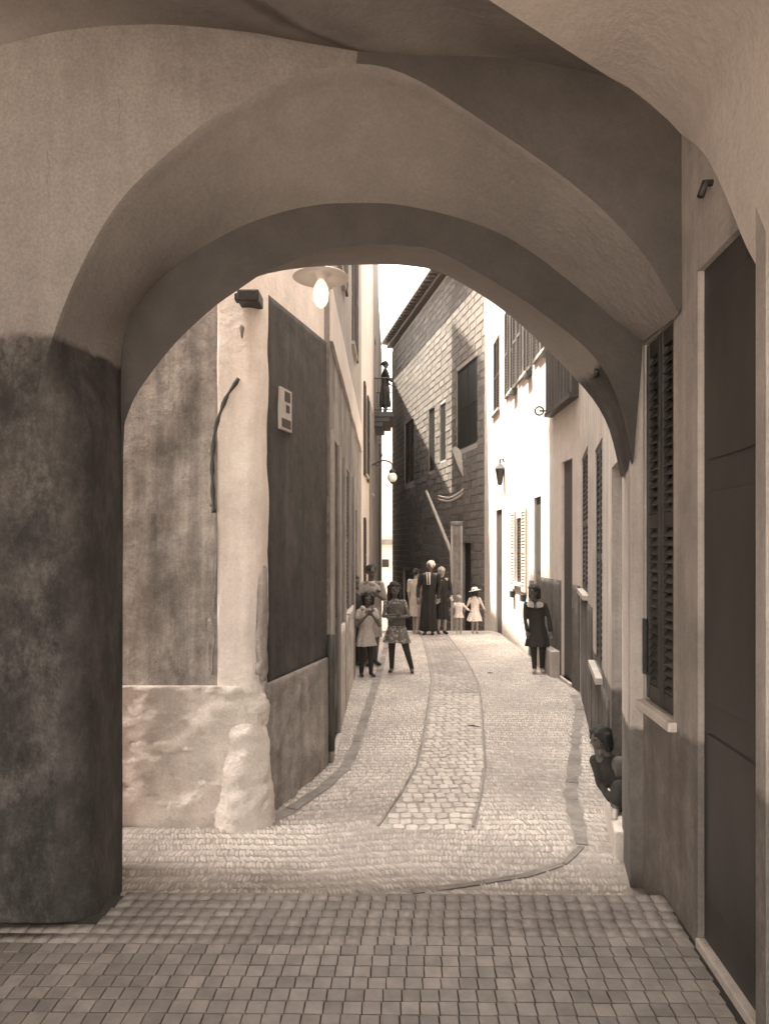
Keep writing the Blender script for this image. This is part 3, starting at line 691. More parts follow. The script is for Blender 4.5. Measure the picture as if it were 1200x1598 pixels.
m_ = MB(); WL3.box(m_, sa_, sb_, bz - .14, bz, .0, .56); WL3.box(m_, sa_ + .05, sb_ - .05, bz - .26, bz - .141, 0, .46); WL3.box(m_, sa_ + .1, sb_ - .1, bz - .4, bz - .261, 0, .25)
balc = m_.build('balcony', M['wood'], L3)
m_ = MB()
for d, a0_, a1_ in ((.53, sa_ + .02, sb_ - .02),):
    for z in (bz + .06, bz + .98): m_.tube([WL3.at(a0_, z, d), WL3.at(a1_, z, d)], .018, 6)
    for i in range(15): a = lerp(a0_, a1_, i / 14); m_.tube([WL3.at(a, bz, d), WL3.at(a, bz + .98, d)], .011, 5)
for a in (sa_ + .02, sb_ - .02):
    for z in (bz + .06, bz + .98): m_.tube([WL3.at(a, z, 0), WL3.at(a, z, .53)], .018, 6)
    for i in range(5): m_.tube([WL3.at(a, bz, .53 * i / 5), WL3.at(a, bz + .98, .53 * i / 5)], .011, 5)
m_.tube([WL3.at(sa_ + .02, bz + .9, .53), WL3.at(sa_ + .02, bz + 1.75, .53)], .014, 6)
m_.build('railing', M['iron'], balc)
# left, the far house
WL4 = Wall((-.24, 24.02), (-.12, 34.0), 1)
if WL4.n.x < 0: WL4.n = -WL4.n
L4 = house('far_lane_house', 'plain brown house behind the balcony house at the far left of the lane', WL4, -4, 11.3, 7, [(3, 4, 6, 8, 'S'), (6, 7, 6, 8, 'S')], M['brown'])
# right, sand-coloured house beside the passage
WR1 = Wall((1.445, 4.07), (2.70, 9.5), -1)
if WR1.n.x > 0: WR1.n = -WR1.n
r1 = WR1.sY
R1 = house('sand_house', 'sand-coloured house with narrow shuttered windows right after the arch', WR1, -.35, 8.2, 4,
           [(r1(4.5), r1(5.2), .02, 2.45, 'recess'), (r1(6.05), r1(6.95), .72, 2.82, 'S'), (r1(8.05), r1(9.4), 1.3, 3.05, 'S')], M['sand'])
WR2 = Wall((2.70, 9.52), (2.70, 18.7), -1)
if WR2.n.x > 0: WR2.n = -WR2.n
r2 = lambda Y: Y - 9.52
ops = [(r2(9.95), r2(10.55), GZ + .05, 3.15, 'door'), (r2(11.95), r2(12.5), GZ + .05, 2.75, 'door'), (r2(15.9), r2(16.75), -.35, 2.75, 'door')]
ops += [(r2(13.55), r2(14.15), 1.15, 2.45, 'S')]
for a in (11.55, 13.05, 14.45): ops.append((r2(a), r2(a + .5), 5.2, 7.0, 'S'))
ops.append((r2(16.25), r2(17.2), 5.15, 6.9, 'S'))
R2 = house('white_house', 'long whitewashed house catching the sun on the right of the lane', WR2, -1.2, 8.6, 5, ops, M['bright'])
for a in (11.55, 13.05, 14.45):
    shutter(WR2, r2(a - .42), r2(a - .02), 5.15, 7.05, .006, R2, M['woodm']); shutter(WR2, r2(a + .52), r2(a + .92), 5.15, 7.05, .006, R2, M['woodm'])
    m_ = MB(); WR2.box(m_, r2(a - .40), r2(a - .04), 5.02, 5.10, .0, .10); m_.build('shutter_stay', M['iron'], R2)
for a in (13.1, 14.2): shutter(WR2, r2(a), r2(a + .4), 1.0, 2.6, .006, R2, M['pale_wood'])
for a in (13.2, 14.3): m_ = MB(); WR2.box(m_, r2(a), r2(a + .2), .82, .95, .0, .08); m_.build('shutter_stay', M['iron'], R2)
# closed wooden bay over the lane and its ring
m_ = MB(); WR2.box(m_, r2(9.62), r2(11.15), 4.02, 5.9, 0, .10); WR2.box(m_, r2(9.62), r2(11.15), 3.95, 4.018, 0, .13); bay = m_.build('wooden_bay', M['wood'], R2)
m_ = MB()
for i in range(9): WR2.box(m_, r2(9.62 + i * .18), r2(9.62 + i * .18 + .03), 4.03, 5.9, .1, .118)
m_.build('bay_batten', M['woodm'], bay)
c = Vector(P(851, 641, 11.4)); m_ = MB(); m_.tube([(2.7, c.y, c.z), (2.55, c.y, c.z)], .015, 6)
m_.tube([(2.55 + .07 * math.cos(a), c.y + .0, c.z + .07 * math.sin(a)) for a in [2 * math.pi * i / 14 for i in range(15)]], .014, 6); m_.build('iron_ring', M['iron'], R2)
# low ledge at the foot of the white house (seat-high step)
m_ = MB(); WR2.box(m_, r2(10.62), r2(11.85), GZ - .05, .26, 0, .14); m_.build('stone_ledge', M['kerb'], R2, bevel=.015)
# ------------------------------------------------------------------ ashlar building at the bend
WB = Wall((3.3, 17.9), (.36, 32.4), -1)
if WB.n.x > 0: WB.n = -WB.n
sb = WB.sY
ZT = 11.35
wops = [(sb(28.3), sb(29.9), 4.6, 7.2), (sb(25.2), sb(26.0), 4.7, 7.0), (sb(23.85), sb(24.5), 4.9, 6.9), (sb(20.6), sb(22.6), 5.0, 7.6),
        (sb(29.0), sb(30.2), -2.5, .9), (sb(26.6), sb(27.6), -2.0, .9), (sb(21.2), sb(22.0), -1.5, 2.0)]
AB = thing('ashlar_building', 'dark ashlar stone building with deep eaves at the bend of the lane', 'building')
m_ = MB(); WB.skin(m_, 0, WB.L, -3.5, ZT, wops, .3); WB.box(m_, 0, WB.L, -3.5, ZT, -5, -.302)
for i in range(len(m_.v)): m_.v[i] = tuple(Vector(m_.v[i]) - WB.n * .014)
m_.build('wall', M['mortar'], AB)
for a, b, c_, d_ in wops:
    m_ = MB(); WB.box(m_, a, b, c_, d_, -.14, -.10); m_.build('window' if c_ > 2 else 'door', M['wood'], AB)
    if c_ > 2: shutter(WB, a, (a + b) / 2 - .01, c_, d_, -.07, AB, M['wood']); shutter(WB, (a + b) / 2 + .01, b, c_, d_, -.07, AB, M['wood'])
blk = MB().add([(-.5, -.5, -.5), (.5, -.5, -.5), (.5, .5, -.5), (-.5, .5, -.5), (-.47, -.47, .5), (.47, -.47, .5), (.47, .47, .5), (-.47, .47, .5)],
               [(4, 5, 6, 7), (0, 1, 5, 4), (1, 2, 6, 5), (2, 3, 7, 6), (3, 0, 4, 7)])
bme = blk.mesh('stone_block', M['ashlar'])
HC = .24; blocks = []; z = -3.3; k = 0
while z + HC < ZT - .1:
    a = -.3 + (k % 2) * .3
    while a < WB.L:
        L_ = random.uniform(.5, .78); b = min(a + L_, WB.L); a_ = max(a, 0)
        pieces = [(a_, b)]
        for (o0, o1, oz0, oz1) in wops:
            if z + HC > oz0 + .02 and z < oz1 - .02:
                nx_ = []
                for p0, p1 in pieces:
                    if p1 <= o0 or p0 >= o1: nx_.append((p0, p1))
                    else:
                        if p0 < o0: nx_.append((p0, o0))
                        if p1 > o1: nx_.append((o1, p1))
                pieces = nx_
        for p0, p1 in pieces:
            if p1 - p0 > .08: blocks.append((p0, p1, z))
        a += L_
    z += HC; k += 1
def seen(b):
    x, y, zz_ = WB.at((b[0] + b[1]) / 2, b[2]); u = 600 + x / y * F; v = HOR - (zz_ - CH) / y * F
    return (612 < u < 758 and 425 < v < 985), (b[1] - b[0]) / y
blocks.sort(key=lambda b: (not seen(b)[0], -seen(b)[1]))
rzb = math.atan2(WB.t.y, WB.t.x); rot0 = Matrix((WB.t, Vector((0, 0, 1)), WB.n)).transposed()
if rot0.determinant() < 0: rot0 = Matrix((-WB.t, Vector((0, 0, 1)), WB.n)).transposed()
eu = rot0.to_euler()
for p0, p1, z in blocks[:300]:
    link('stone_block', bme, AB, WB.at((p0 + p1) / 2, z + HC / 2, random.uniform(-.016, -.010)), eu, (p1 - p0 - .03, HC - .034, .03))
m_ = MB(); shd = []
for p0, p1, z in blocks[300:]: WB.box(m_, p0 + .014, p1 - .014, z + .017, z + HC - .017, -.04, random.uniform(-.008, .0)); shd += [random.random()] * 8
M['ashlar_rest'] = attr_mat('ashlar_stone_rest', .165, .21, .9, 6)
o = m_.build('stone_blocks', M['ashlar_rest'], AB); tag(o, kind='stuff')
at_ = o.data.attributes.new('shade', 'FLOAT', 'POINT'); at_.data.foreach_set('value', shd)
m_ = MB(); WB.box(m_, -.3, WB.L + .2, ZT - .12, ZT + .05, -.3, .22); WB.box(m_, -.3, WB.L + .25, ZT + .052, ZT + .16, -5, .52)
eav = m_.build('eaves', M['roof'], AB)
for i in range(40): WB.box(MB(), i * .36, i * .36 + .1, ZT - .02, ZT + .05, .22, .48).build('rafter_end', M['roof'], eav)
# pillar, awning, pole and ropes in front of it
pl_ = MB(); x0 = P(704, 0, 21.0)[0]; x1 = P(720, 0, 21.0)[0]
ztop = P(0, 820, 21)[2]; pl_.box(x0, x1, 20.9, 21.2, -2, ztop); pl_.box(x0 - .03, x1 + .03, 20.86, 21.24, ztop + .001, ztop + .12)
gpl = thing('gate_pillar', 'square pillar with pale edges standing before the dark ashlar building', 'pillar')
pl_.build('shaft', M['side_plinth'], gpl, bevel=.02)
for xa, xb in ((x0 - .02, x0 + .04), (x1 - .04, x1 + .02)): MB().box(xa, xb, 20.85, 20.9, -2, ztop - .002).build('pale_edge', M['cream'], gpl)
aw = thing('awning', 'folded pale canvas awning slung on ropes before the ashlar building', 'awning')
cr = [[P(u, v, Y) for u, v, Y in row] for row in (((705, 700, 22.4), (716, 700, 22.2)), ((712, 720, 22.2), (727, 718, 21.9)), ((722, 742, 21.9), (742, 738, 21.6)), ((728, 756, 21.8), (748, 748, 21.5)))]
m_ = MB(); m_.loft([[r_[0], tuple(Vector(r_[0]).lerp(Vector(r_[1]), .5) + Vector((0, 0, .08))), r_[1]] for r_ in cr]); m_.loft([[tuple(Vector(p) + Vector((.02, .05, -.06))) for p in r_] for r_ in cr])
m_.build('canvas', M['canvas'], aw, True)
m_ = MB()
for k in range(2): m_.tube(resample([P(684, 774 + 5 * k, 22.5), P(700, 777 + 5 * k, 22.2), P(716, 770 + 5 * k, 22.0), P(730, 757 + 5 * k, 21.8), P(745, 748 + 4 * k, 21.5)], 16), .035, 6)
m_.build('rope', M['canvas'], aw, True)
fr_ = MB(); fr_.tube([P(745, 748, 21.5), P(752, 735, 20.2)], .02, 6); fr_.build('awning_bar', M['pale_wood'], aw)
tag(MB().tube([P(665, 766, 22.6), P(684, 812, 22.2), P(704, 862, 21.6), P(706, 900, 21.4)], [.045, .055, .06, .05], 8).build('leaning_pole', M['pale_wood']), 'long pale pole leaning against the pillar below the awning', 'pole')
# house closing the view
EH = thing('end_house', 'pale sunlit house closing the far end of the lane', 'house')
m_ = MB(); m_.box(-9, 5, 40, 46, -5, P(0, 652, 40)[2]); m_.build('wall', M['bright'], EH)
m_ = MB(); m_.box(-9, 5, 39.7, 40, P(0, 850, 40)[2], P(0, 842, 40)[2]); m_.build('ledge', M['brown'], EH)
m_ = MB(); m_.box(-.6, .25, 39.9, 40, P(0, 885, 40)[2], P(0, 873, 40)[2]); m_.build('window', M['pane'], EH)
m_ = MB(); m_.box(-9.2, 5.2, 39.5, 46, P(0, 652, 40)[2] + .002, P(0, 646, 40)[2]); m_.build('roof', M['roof'], EH)

# ------------------------------------------------------------------ lamps and drainpipe
LY = 4.75; lc = Vector(P(501, 432, LY))
lamp = thing('hanging_lamp', 'enamel disc lamp with white bulb hanging under the arch', 'lamp', lc)
MB().lathe([(.012, .055), (.05, .050), (.10, .036), (.185, .004), (.195, -.004), (.188, -.006), (.10, .020), (.045, .026), (.03, -.01), (.012, -.01)], n=36).build('reflector', M['enamel'], lamp, True)
MB().lathe([(.02, -.02), (.032, -.035), (.048, -.07), (.055, -.11), (.05, -.16), (.034, -.195), (.012, -.212), (.004, -.214)], n=24).build('bulb', M['bulb'], lamp, True)
MB().lathe([(.018, .05), (.03, .055), (.032, .10), (.02, .115), (.008, .12)], n=16).build('socket', M['zinc'], lamp, True)
MB().tube([(0, 0, .11), (-.02, 0, .16), (-.10, -.05, .17), (-.3, -.2, .15)], .012, 8).build('lamp_arm', M['iron'], lamp, True)
ly = 18.0; xw = WL3a.at(t3(ly), 0)[0]; gc = Vector(P(612, 745, ly))
sl = thing('street_lamp', 'white globe lamp on a curved iron bracket from the left wall', 'lamp', gc)
MB().ell((0, 0, 0), (.125, .125, .13), 20, 14).build('globe', M['glass'], sl, True)
MB().lathe([(.03, .10), (.075, .12), (.08, .17), (.05, .21), (.015, .23)], n=16).build('lamp_cap', M['iron'], sl, True)
MB().lathe([(.012, -.17), (.05, -.145), (.06, -.12), (.04, -.115)], n=14).build('lamp_foot', M['iron'], sl, True)
dx = xw - gc.x
MB().tube(resample([(0, 0, .22), (0, 0, .34), (dx * .18, 0, .42), (dx * .5, 0, .44), (dx * .8, 0, .36), (dx, 0, .32)], 20), .018, 8).build('lamp_arm', M['iron'], sl, True)
MB().tube(resample([(dx * .5, 0, .42), (dx * .58, 0, .34), (dx * .72, 0, .30), (dx * .8, 0, .36)], 12), .012, 6).build('scroll', M['iron'], sl, True)
lw = Vector(P(780, 742, 15.6)); wlamp = thing('wall_lantern', 'dark iron lantern hung on the sunlit white wall', 'lantern', (lw.x, lw.y, lw.z))
MB().lathe([(.02, -.22), (.05, -.2), (.10, .12), (.11, .14), (.12, .15), (.03, .27), (.01, .30)], n=6).build('lantern_body', M['iron'], wlamp)
dxl = 2.7 - lw.x
MB().tube([(0, 0, .28), (0, 0, .36), (dxl * .6, 0, .38), (dxl, 0, .3)], .02, 6).build('lantern_arm', M['iron'], wlamp)
# dark worn dado along the foot of the right-hand houses
for k, (a, b, h_) in enumerate(((9.56, 9.93, 1.32), (10.57, 11.93, 1.35), (12.52, 12.95, 1.25))):
    rough_panel(WR2, r2(a), r2(b), GZ - .1, h_, .012, 'dado', M['lane_dado'], R2, 10, 14, .006, 5, .1)
rough_panel(WR1, r1(7.25), r1(9.48), GZ - .1, 1.22, .012, 'dado', M['lane_dado'], R1, 16, 14, .006, 5, .1)
rough_panel(WR1, r1(5.35), r1(7.15), GZ - .1, .66, .012, 'dado', M['lane_dado'], R1, 16, 10, .006, 5, .1)
m_ = MB(); WR1.box(m_, r1(4.5), r1(5.2), GZ, 2.45, -.279, -.27); m_.build('doorway_back', M['ink_and_interior'], R1)  # dark sheet standing in for the unlit interior
m_ = MB(); WR1.box(m_, r1(4.42), r1(5.22), GZ - .2, .035, -.26, .055); m_.build('door_step', M['stone_white'], R1, bevel=.012)

# ------------------------------------------------------------------ people
WR = {'dress': (.013, 11, 3.5), 'coat': (.013, 11, 3), 'bodice': (.006, 14, 8), 'jacket': (.012, 11, 5), 'trousers': (.008, 12, 5), 'hair': (.012, 26, 12), 'headscarf': (.008, 16, 9)}
def remeshed(mb, name, mat, parent, voxel, smooth_it=3):
    """fuse overlapping closed pieces into one continuous skin"""
    tmp = bpy.data.objects.new(name, mb.mesh(name, mat)); COL.objects.link(tmp)
    r = tmp.modifiers.new('r', 'REMESH'); r.mode = 'VOXEL'; r.voxel_size = voxel; r.use_smooth_shade = True
    if smooth_it:
        sm = tmp.modifiers.new('s', 'SMOOTH'); sm.factor = .5; sm.iterations = smooth_it
    dg = bpy.context.evaluated_depsgraph_get(); me = bpy.data.meshes.new_from_object(tmp.evaluated_get(dg)); me.name = name
    if name in WR:                              # folds of the cloth, strands of the hair
        am, fx_, fz_ = WR[name]; sd = len(bpy.data.meshes) * 1.7
        nv = np.zeros(len(me.vertices) * 3); me.vertices.foreach_get('co', nv); nv = nv.reshape(-1, 3); nn = np.array([v.normal[:] for v in me.vertices])
        dd = np.array([noise.noise((x * fx_ + sd, y * fx_, z * fz_)) + .5 * noise.noise((x * fx_ * 2.2, y * fx_ * 2.2 + sd, z * fz_ * 1.6)) for x, y, z in nv])
        me.vertices.foreach_set('co', (nv + nn * (dd * am)[:, None]).ravel()); me.update()
    me.materials.clear(); me.materials.append(mat); old = tmp.data
    bpy.data.objects.remove(tmp); bpy.data.meshes.remove(old)
    o = bpy.data.objects.new(name, me); COL.objects.link(o); o.parent = parent; return o
def cloth(name, v, var=.25, sc=30): return simple(name, v, .9, var, sc, bumpy=.2)
SK = simple('skin', .10, .6, .12, 20, bumpy=.05, sa=1.3); SKL = simple('skin_pale', .34, .6, .12, 20, bumpy=.05, sa=1.2)  # first skin tone darkened: the shade on the figures is in its colour
HD = simple('dark_hair', .020, .85, .3, 60, stretch=(1, 1, .2)); HW = simple('white_hair', .70, .6, .2, 60)
EYE = simple('eye', .02, .2, .1, 5, bumpy=0); LEA = simple('dark_leather', .03, .4, .2, 20); LEAL = simple('pale_leather', .40, .5, .2, 20)
def garment(levels, n=28, folds=7, amp=.0, seed=0):
    """closed loft of ellipses (z, cx, cy, rx, ry, fold strength)"""
    rings = []
    for z, cx, cy, rx, ry, fs in levels:
        ring = []
        for i in range(n):
            a = 2 * math.pi * i / n; k = 1 + fs * (math.sin(folds * a + seed) + .5 * math.sin((folds + 4) * a + 2 * seed)) * .085
            ring.append((cx + rx * k * math.cos(a), cy + ry * k * math.sin(a), z))
        rings.append(ring)
    m_ = MB(); m_.loft(rings, 0, True, True); return m_
def person(label, loc, rz, H, kid=False, elbows=None, wrists=None, feet=None, head=(0, 0), skin=SK, hair=('short', HD),
           outfit='dress', mat=None, mat2=None, hem=.30, sleeve=.5, shoe=LEA, flare=.11, stock=None, fing=True, hat=None, collar=None, group=None, lean=0.0, knees=None, fz=None, lap=0.0):
    t = thing('person', label, 'person', loc, rz, group)
    ch_, sh, hip, kn, an = (.845, .785, .485, .265, .045) if kid else (.872, .818, .515, .285, .042)
    sw = .098 if kid else .108; hw = .050; an0 = an if fz is None else fz; h = lambda x, y, z: Vector((x + lean * max(0, (z - hip) / (1 - hip)), y, z)) * H
    hh = 1 - ch_
    feet = feet or ((-.05, 0), (.05, 0)); elbows = elbows or ((-.125, .01, sh - .17), (.125, .01, sh - .17)); wrists = wrists or ((-.13, -.04, sh - .33), (.13, -.04, sh - .33))
    Hm = Matrix.Rotation(head[0], 3, 'Z') @ Matrix.Rotation(head[1], 3, 'X'); hc = h(0, -.006, ch_ + hh * .5)
    hp = lambda x, y, z: hc + Hm @ (Vector((x, y, z)) * hh * H)
    b = MB()
    b.ell(hc + Hm @ Vector((0, .012 * H * hh, .05 * hh * H)), (.37 * hh * H, .45 * hh * H, .45 * hh * H), 16, 12, Hm)            # skull
    b.ell(hp(0, -.12, -.22), (.26 * hh * H, .27 * hh * H, .27 * hh * H), 14, 10, Hm)                                              # jaw
    b.cap(hp(0, -.40, .06), hp(0, -.50, -.10), .035 * hh * H, .058 * hh * H, 8)                                                    # nose
    b.cap(hp(-.10, -.375, -.25), hp(.10, -.375, -.25), .035 * hh * H, .035 * hh * H, 6)                                            # lips
    for s_ in (-1, 1):
        b.ell(hp(s_ * .37, .03, -.02), (.045 * hh * H, .09 * hh * H, .13 * hh * H), 8, 6, Hm)
        b.cap(hp(s_ * .08, -.40, .12), hp(s_ * .24, -.36, .12), .03 * hh * H, .03 * hh * H, 6)                                      # brow
    b.cap(h(0, .012, sh - .01), h(0, .0, ch_ + .02), .030 * H, .028 * H)
    b.cap(h(-sw * .75, .008, sh - .015), h(sw * .75, .008, sh - .015), .034 * H, .034 * H)
    b.ell(h(0, 0, sh - .09), (.088 * H, .060 * H, .105 * H)); b.ell(h(0, 0, sh - .2), (.074 * H, .054 * H, .10 * H)); b.ell(h(0, .004, hip + .02), (.083 * H, .062 * H, .075 * H))
    for k, s_ in enumerate((-1, 1)):
        S_ = h(s_ * sw, .008, sh - .018); E_ = h(*elbows[k]); Wp = h(*wrists[k])
        b.cap(S_, E_, .027 * H, .021 * H); b.cap(E_, Wp, .021 * H, .0145 * H)
        d = (Wp - E_).normalized(); side = d.cross(Vector((0, 1, .2))).normalized(); 
        if side.x * s_ < 0: side = -side
        nrm = d.cross(side)
        pal = Wp + d * .028 * H
        rotm = Matrix((side, nrm, d)).transposed()
        b.ell(pal, (.021 * H, .011 * H, .030 * H), 10, 8, rotm)
        if fing:
            for q, (o_, l_) in enumerate(((-.015, .036), (-.005, .042), (.005, .040), (.0145, .030))):
                f0 = pal + side * o_ * H + d * .018 * H; f1 = f0 + d * l_ * .55 * H + nrm * .006 * H; f2 = f1 + d * l_ * .4 * H + nrm * .018 * H
                b.cap(f0, f1, .0056 * H, .0052 * H, 6); b.cap(f1, f2, .0052 * H, .0042 * H, 6)
            th0 = pal - side * .016 * H - d * .010 * H; th1 = th0 - side * .016 * H + d * .018 * H; th2 = th1 + d * .020 * H + nrm * .006 * H
            b.cap(th0, th1, .0075 * H, .0065 * H, 6); b.cap(th1, th2, .0065 * H, .005 * H, 6)
        Hp = h(s_ * hw, 0, hip); fx, fy = feet[k]; A_ = Vector((fx, fy, an0)) * H; K_ = (Vector(knees[k]) * H) if knees else Hp.lerp(A_, .51) + Vector((0, -.022 * H, 0))
        b.cap(Hp, K_, .051 * H, .035 * H); b.cap(K_, A_ + Vector((0, .008 * H, 0)), .034 * H, .020 * H); b.ell(K_.lerp(A_, .3) + Vector((0, .012 * H, 0)), (.028 * H, .028 * H, .055 * H))
        b.cap(A_ + Vector((0, .018, -.022)) * H, A_ + Vector((s_ * .012, -.075, -.027)) * H, .019 * H, .016 * H)
    body = remeshed(b, 'body', skin, t, .0065 if fing else .009, 2)
    e = MB()
    for s_ in (-1, 1): e.ell(hp(s_ * .15, -.385, .04), (.045 * hh * H,) * 3, 8, 6)
    e.build('eyes', EYE, body, True)
    # hair
    kind, hm = hair; m_ = MB()
    m_.ell(hp(0, .06, .12), (.43 * hh * H, .48 * hh * H, .44 * hh * H), 16, 10, Hm)
    if kind in ('bob', 'long'):
        z1 = -.42 if kind == 'bob' else -.75
        for s_ in (-1, 1): m_.cap(hp(s_ * .34, .06, .15), hp(s_ * .37, .04, z1), .17 * hh * H, .13 * hh * H)
        m_.cap(hp(0, .32, .1), hp(0, .30, z1), .26 * hh * H, .22 * hh * H); m_.cap(hp(-.2, .28, .1), hp(-.22, .22, z1), .2 * hh * H, .2 * hh * H); m_.cap(hp(.2, .28, .1), hp(.22, .22, z1), .2 * hh * H, .2 * hh * H)
        m_.cap(hp(-.20, -.27, .30), hp(.20, -.27, .30), .10 * hh * H, .10 * hh * H)
    elif kind == 'bun': m_.ell(hp(0, .5, .05), (.2 * hh * H,) * 3)
    elif kind == 'scarf':
        m_.cap(hp(-.3, .1, .1), hp(-.30, .05, -.5), .17 * hh * H, .15 * hh * H); m_.cap(hp(.3, .1, .1), hp(.30, .05, -.5), .17 * hh * H, .15 * hh * H); m_.cap(hp(0, .32, .1), hp(0, .25, -.55), .25 * hh * H, .3 * hh * H)
    else:
        m_.cap(hp(0, .34, .1), hp(0, .30, -.22), .17 * hh * H, .13 * hh * H)
    hr = remeshed(m_, 'headscarf' if kind == 'scarf' else 'hair', hm, t, .010, 1)
    # clothes
    def arms(m2, frac, r1, r2):
        for k, s_ in enumerate((-1, 1)):
            S_ = h(s_ * sw, .008, sh - .018); E_ = h(*elbows[k]); Wp = h(*wrists[k])
            if frac <= 1: m2.cap(S_, S_.lerp(E_, frac), r1 * H, r2 * H)
            else: m2.cap(S_, E_, r1 * H, r2 * H); m2.cap(E_, E_.lerp(Wp, frac - 1), r2 * H, (r2 - .004) * H)
    top = [(sh + .030, 0, .008, .030, .026, 0), (sh + .014, 0, .01, .050, .036, 0), (sh - .006, 0, .008, .080, .044, 0), (sh - .030, 0, .006, .098, .054, 0), (sh - .06, 0, .004, .104, .064, 0), (sh - .13, 0, 0, .097, .070, .2), (sh - .22, 0, 0, .088, .066, .3)]
    sc2 = lambda L: [(z * H, (x + lean * max(0, (z - hip) / (1 - hip))) * H, y * H, a * H, b_ * H, f) for z, x, y, a, b_, f in L]
    if outfit in ('dress', 'coat', 'cassock'):
        fl = flare
        fc = sum(f[0] for f in feet) / 2 * (hip - hem) / hip * .6
        fyc = sum(f[1] for f in feet) / 2 * .5
        lev = top + [(hip + .03, 0, 0, .094, .075, .5), (lerp(hip, hem, .4), fc * .4, fyc * .4, lerp(.098, fl, .5), lerp(.078, fl * .8, .5), .9), (hem, fc, fyc, fl, fl * .82, 1.4)]
        if hem >= hip: lev = top + [(hem, 0, 0, .096, .074, .6)]
        gm = garment(sc2(lev[::-1]), seed=H * 7)
        if knees:
            for k_, s_ in enumerate((-1, 1)): gm.cap(h(s_ * hw, 0, hip), Vector(knees[k_]) * H, .075 * H, .055 * H); gm.cap(Vector(knees[k_]) * H, Vector(knees[k_]).lerp(Vector((feet[k_][0], feet[k_][1], an0)), .5) * H, .055 * H, .05 * H)
        arms(gm, sleeve, .038, .029 if sleeve < 1 else .026)
        remeshed(gm, 'dress' if outfit == 'dress' else 'coat', mat, t, .010, 1)
        if mat2 and outfit == 'dress':      # bodice or apron of another cloth
            m2 = garment(sc2([(sh - .27, 0, -.002, .097, .078, .1), (sh - .18, 0, -.002, .100, .076, .1), (sh - .06, 0, 0, .106, .071, 0), (sh - .02, 0, 0, .08, .055, 0)]), seed=1)
            remeshed(m2, 'bodice', mat2, t, .010, 1)
    elif outfit in ('shirt', 'suit'):
        lev = top + [(hip + .02, 0, 0, .094, .074, .4), (hip - (.10 if outfit == 'suit' else .02), 0, 0, .104, .082, .6)]
        gm = garment(sc2(lev[::-1]), seed=H * 5); arms(gm, sleeve, .036, .028); remeshed(gm, 'jacket' if outfit == 'suit' else 'shirt', mat, t, .010, 1)
        m2 = MB()
        for k, s_ in enumerate((-1, 1)):
            Hp = h(s_ * hw, 0, hip + .03); A_ = Vector((feet[k][0], feet[k][1], an + .02)) * H; K_ = Hp.lerp(A_, .51) + Vector((0, -.018, 0)) * H
            m2.cap(Hp, K_, .062 * H, .046 * H); m2.cap(K_, A_, .046 * H, .038 * H)
        remeshed(m2, 'trousers', mat2, t, .010, 1)
    if stock:
        m2 = MB()
        for k, s_ in enumerate((-1, 1)):
            Hp = h(s_ * hw, 0, hip); A_ = Vector((feet[k][0], feet[k][1], an0)) * H; K_ = (Vector(knees[k]) * H) if knees else Hp.lerp(A_, .51) + Vector((0, -.022, 0)) * H
            m2.cap(Hp, K_, .054 * H, .039 * H); m2.cap(K_, A_ + Vector((0, .008, 0)) * H, .038 * H, .026 * H)
        remeshed(m2, 'stockings', stock, t, .009, 1)
    for k, s_ in enumerate((-1, 1)):
        A_ = Vector((feet[k][0], feet[k][1], an0)) * H; m2 = MB(); m2.cap(A_ + Vector((0, .022, -.020)) * H, A_ + Vector((s_ * .012, -.085, -.027)) * H, .024 * H, .019 * H); m2.ell(A_ + Vector((0, .012, -.006)) * H, (.024 * H, .03 * H, .028 * H))
        for i in range(len(m2.v)):
            x, y, z = m2.v[i]; m2.v[i] = (x, y, max(z, .002 + (an0 - an) * H))
        remeshed(m2, 'shoe', shoe, t, .008, 1)
    if collar:
        m2 = MB()
        for s_ in (-1, 1): m2.add([h(s_ * .012, -.056, sh + .010), h(s_ * .020, -.080, sh - .045), h(s_ * .085, -.060, sh - .035), h(s_ * .095, .0, sh + .004), h(s_ * .040, -.030, sh + .025),
                                   h(s_ * .012, -.062, sh + .010), h(s_ * .020, -.086, sh - .045), h(s_ * .085, -.068, sh - .035), h(s_ * .097, .0, sh + .012), h(s_ * .040, -.034, sh + .032)],
                                  [(0, 1, 2, 3, 4), (9, 8, 7, 6, 5), (0, 5, 6, 1), (1, 6, 7, 2), (2, 7, 8, 3), (3, 8, 9, 4), (4, 9, 5, 0)])
        m2.build('collar', collar, t)
    if hat:
        m2 = MB(); m2.lathe([(.95 * hh * H, -.02 * H * hh), (.93 * hh * H, .02 * H * hh), (.46 * hh * H, .10 * H * hh), (.44 * hh * H, .38 * hh * H), (.25 * hh * H, .5 * hh * H), (.03, .52 * hh * H)], n=24)
        o = m2.build('hat', hat, t, True); o.location = hp(0, .02, .16); o.rotation_euler = (head[1] - .12, .22, head[0])
    return t
def gp(u, Y): return ((u - 600) / F * Y, Y, street_z(Y) + .012)
C = {k: cloth('cloth_' + k, v) for k, v in dict(pale=.42, print=.20, dark=.032, black=.018, white=.72, cream=.52, grey=.30, umber=.10).items()}
pm, pt, pb = nodes('printed_cotton'); vo = N(pt, 'ShaderNodeTexVoronoi'); vo.inputs['Scale'].default_value = 26; pt.links.new(mapped(pt), vo.inputs[0])
pt.links.new(ramp(pt, vo.outputs['Distance'], [(.25, sep(.36)), (.5, sep(.13))]).outputs[0], pb.inputs['Base Color']); pb.inputs['Roughness'].default_value = .9
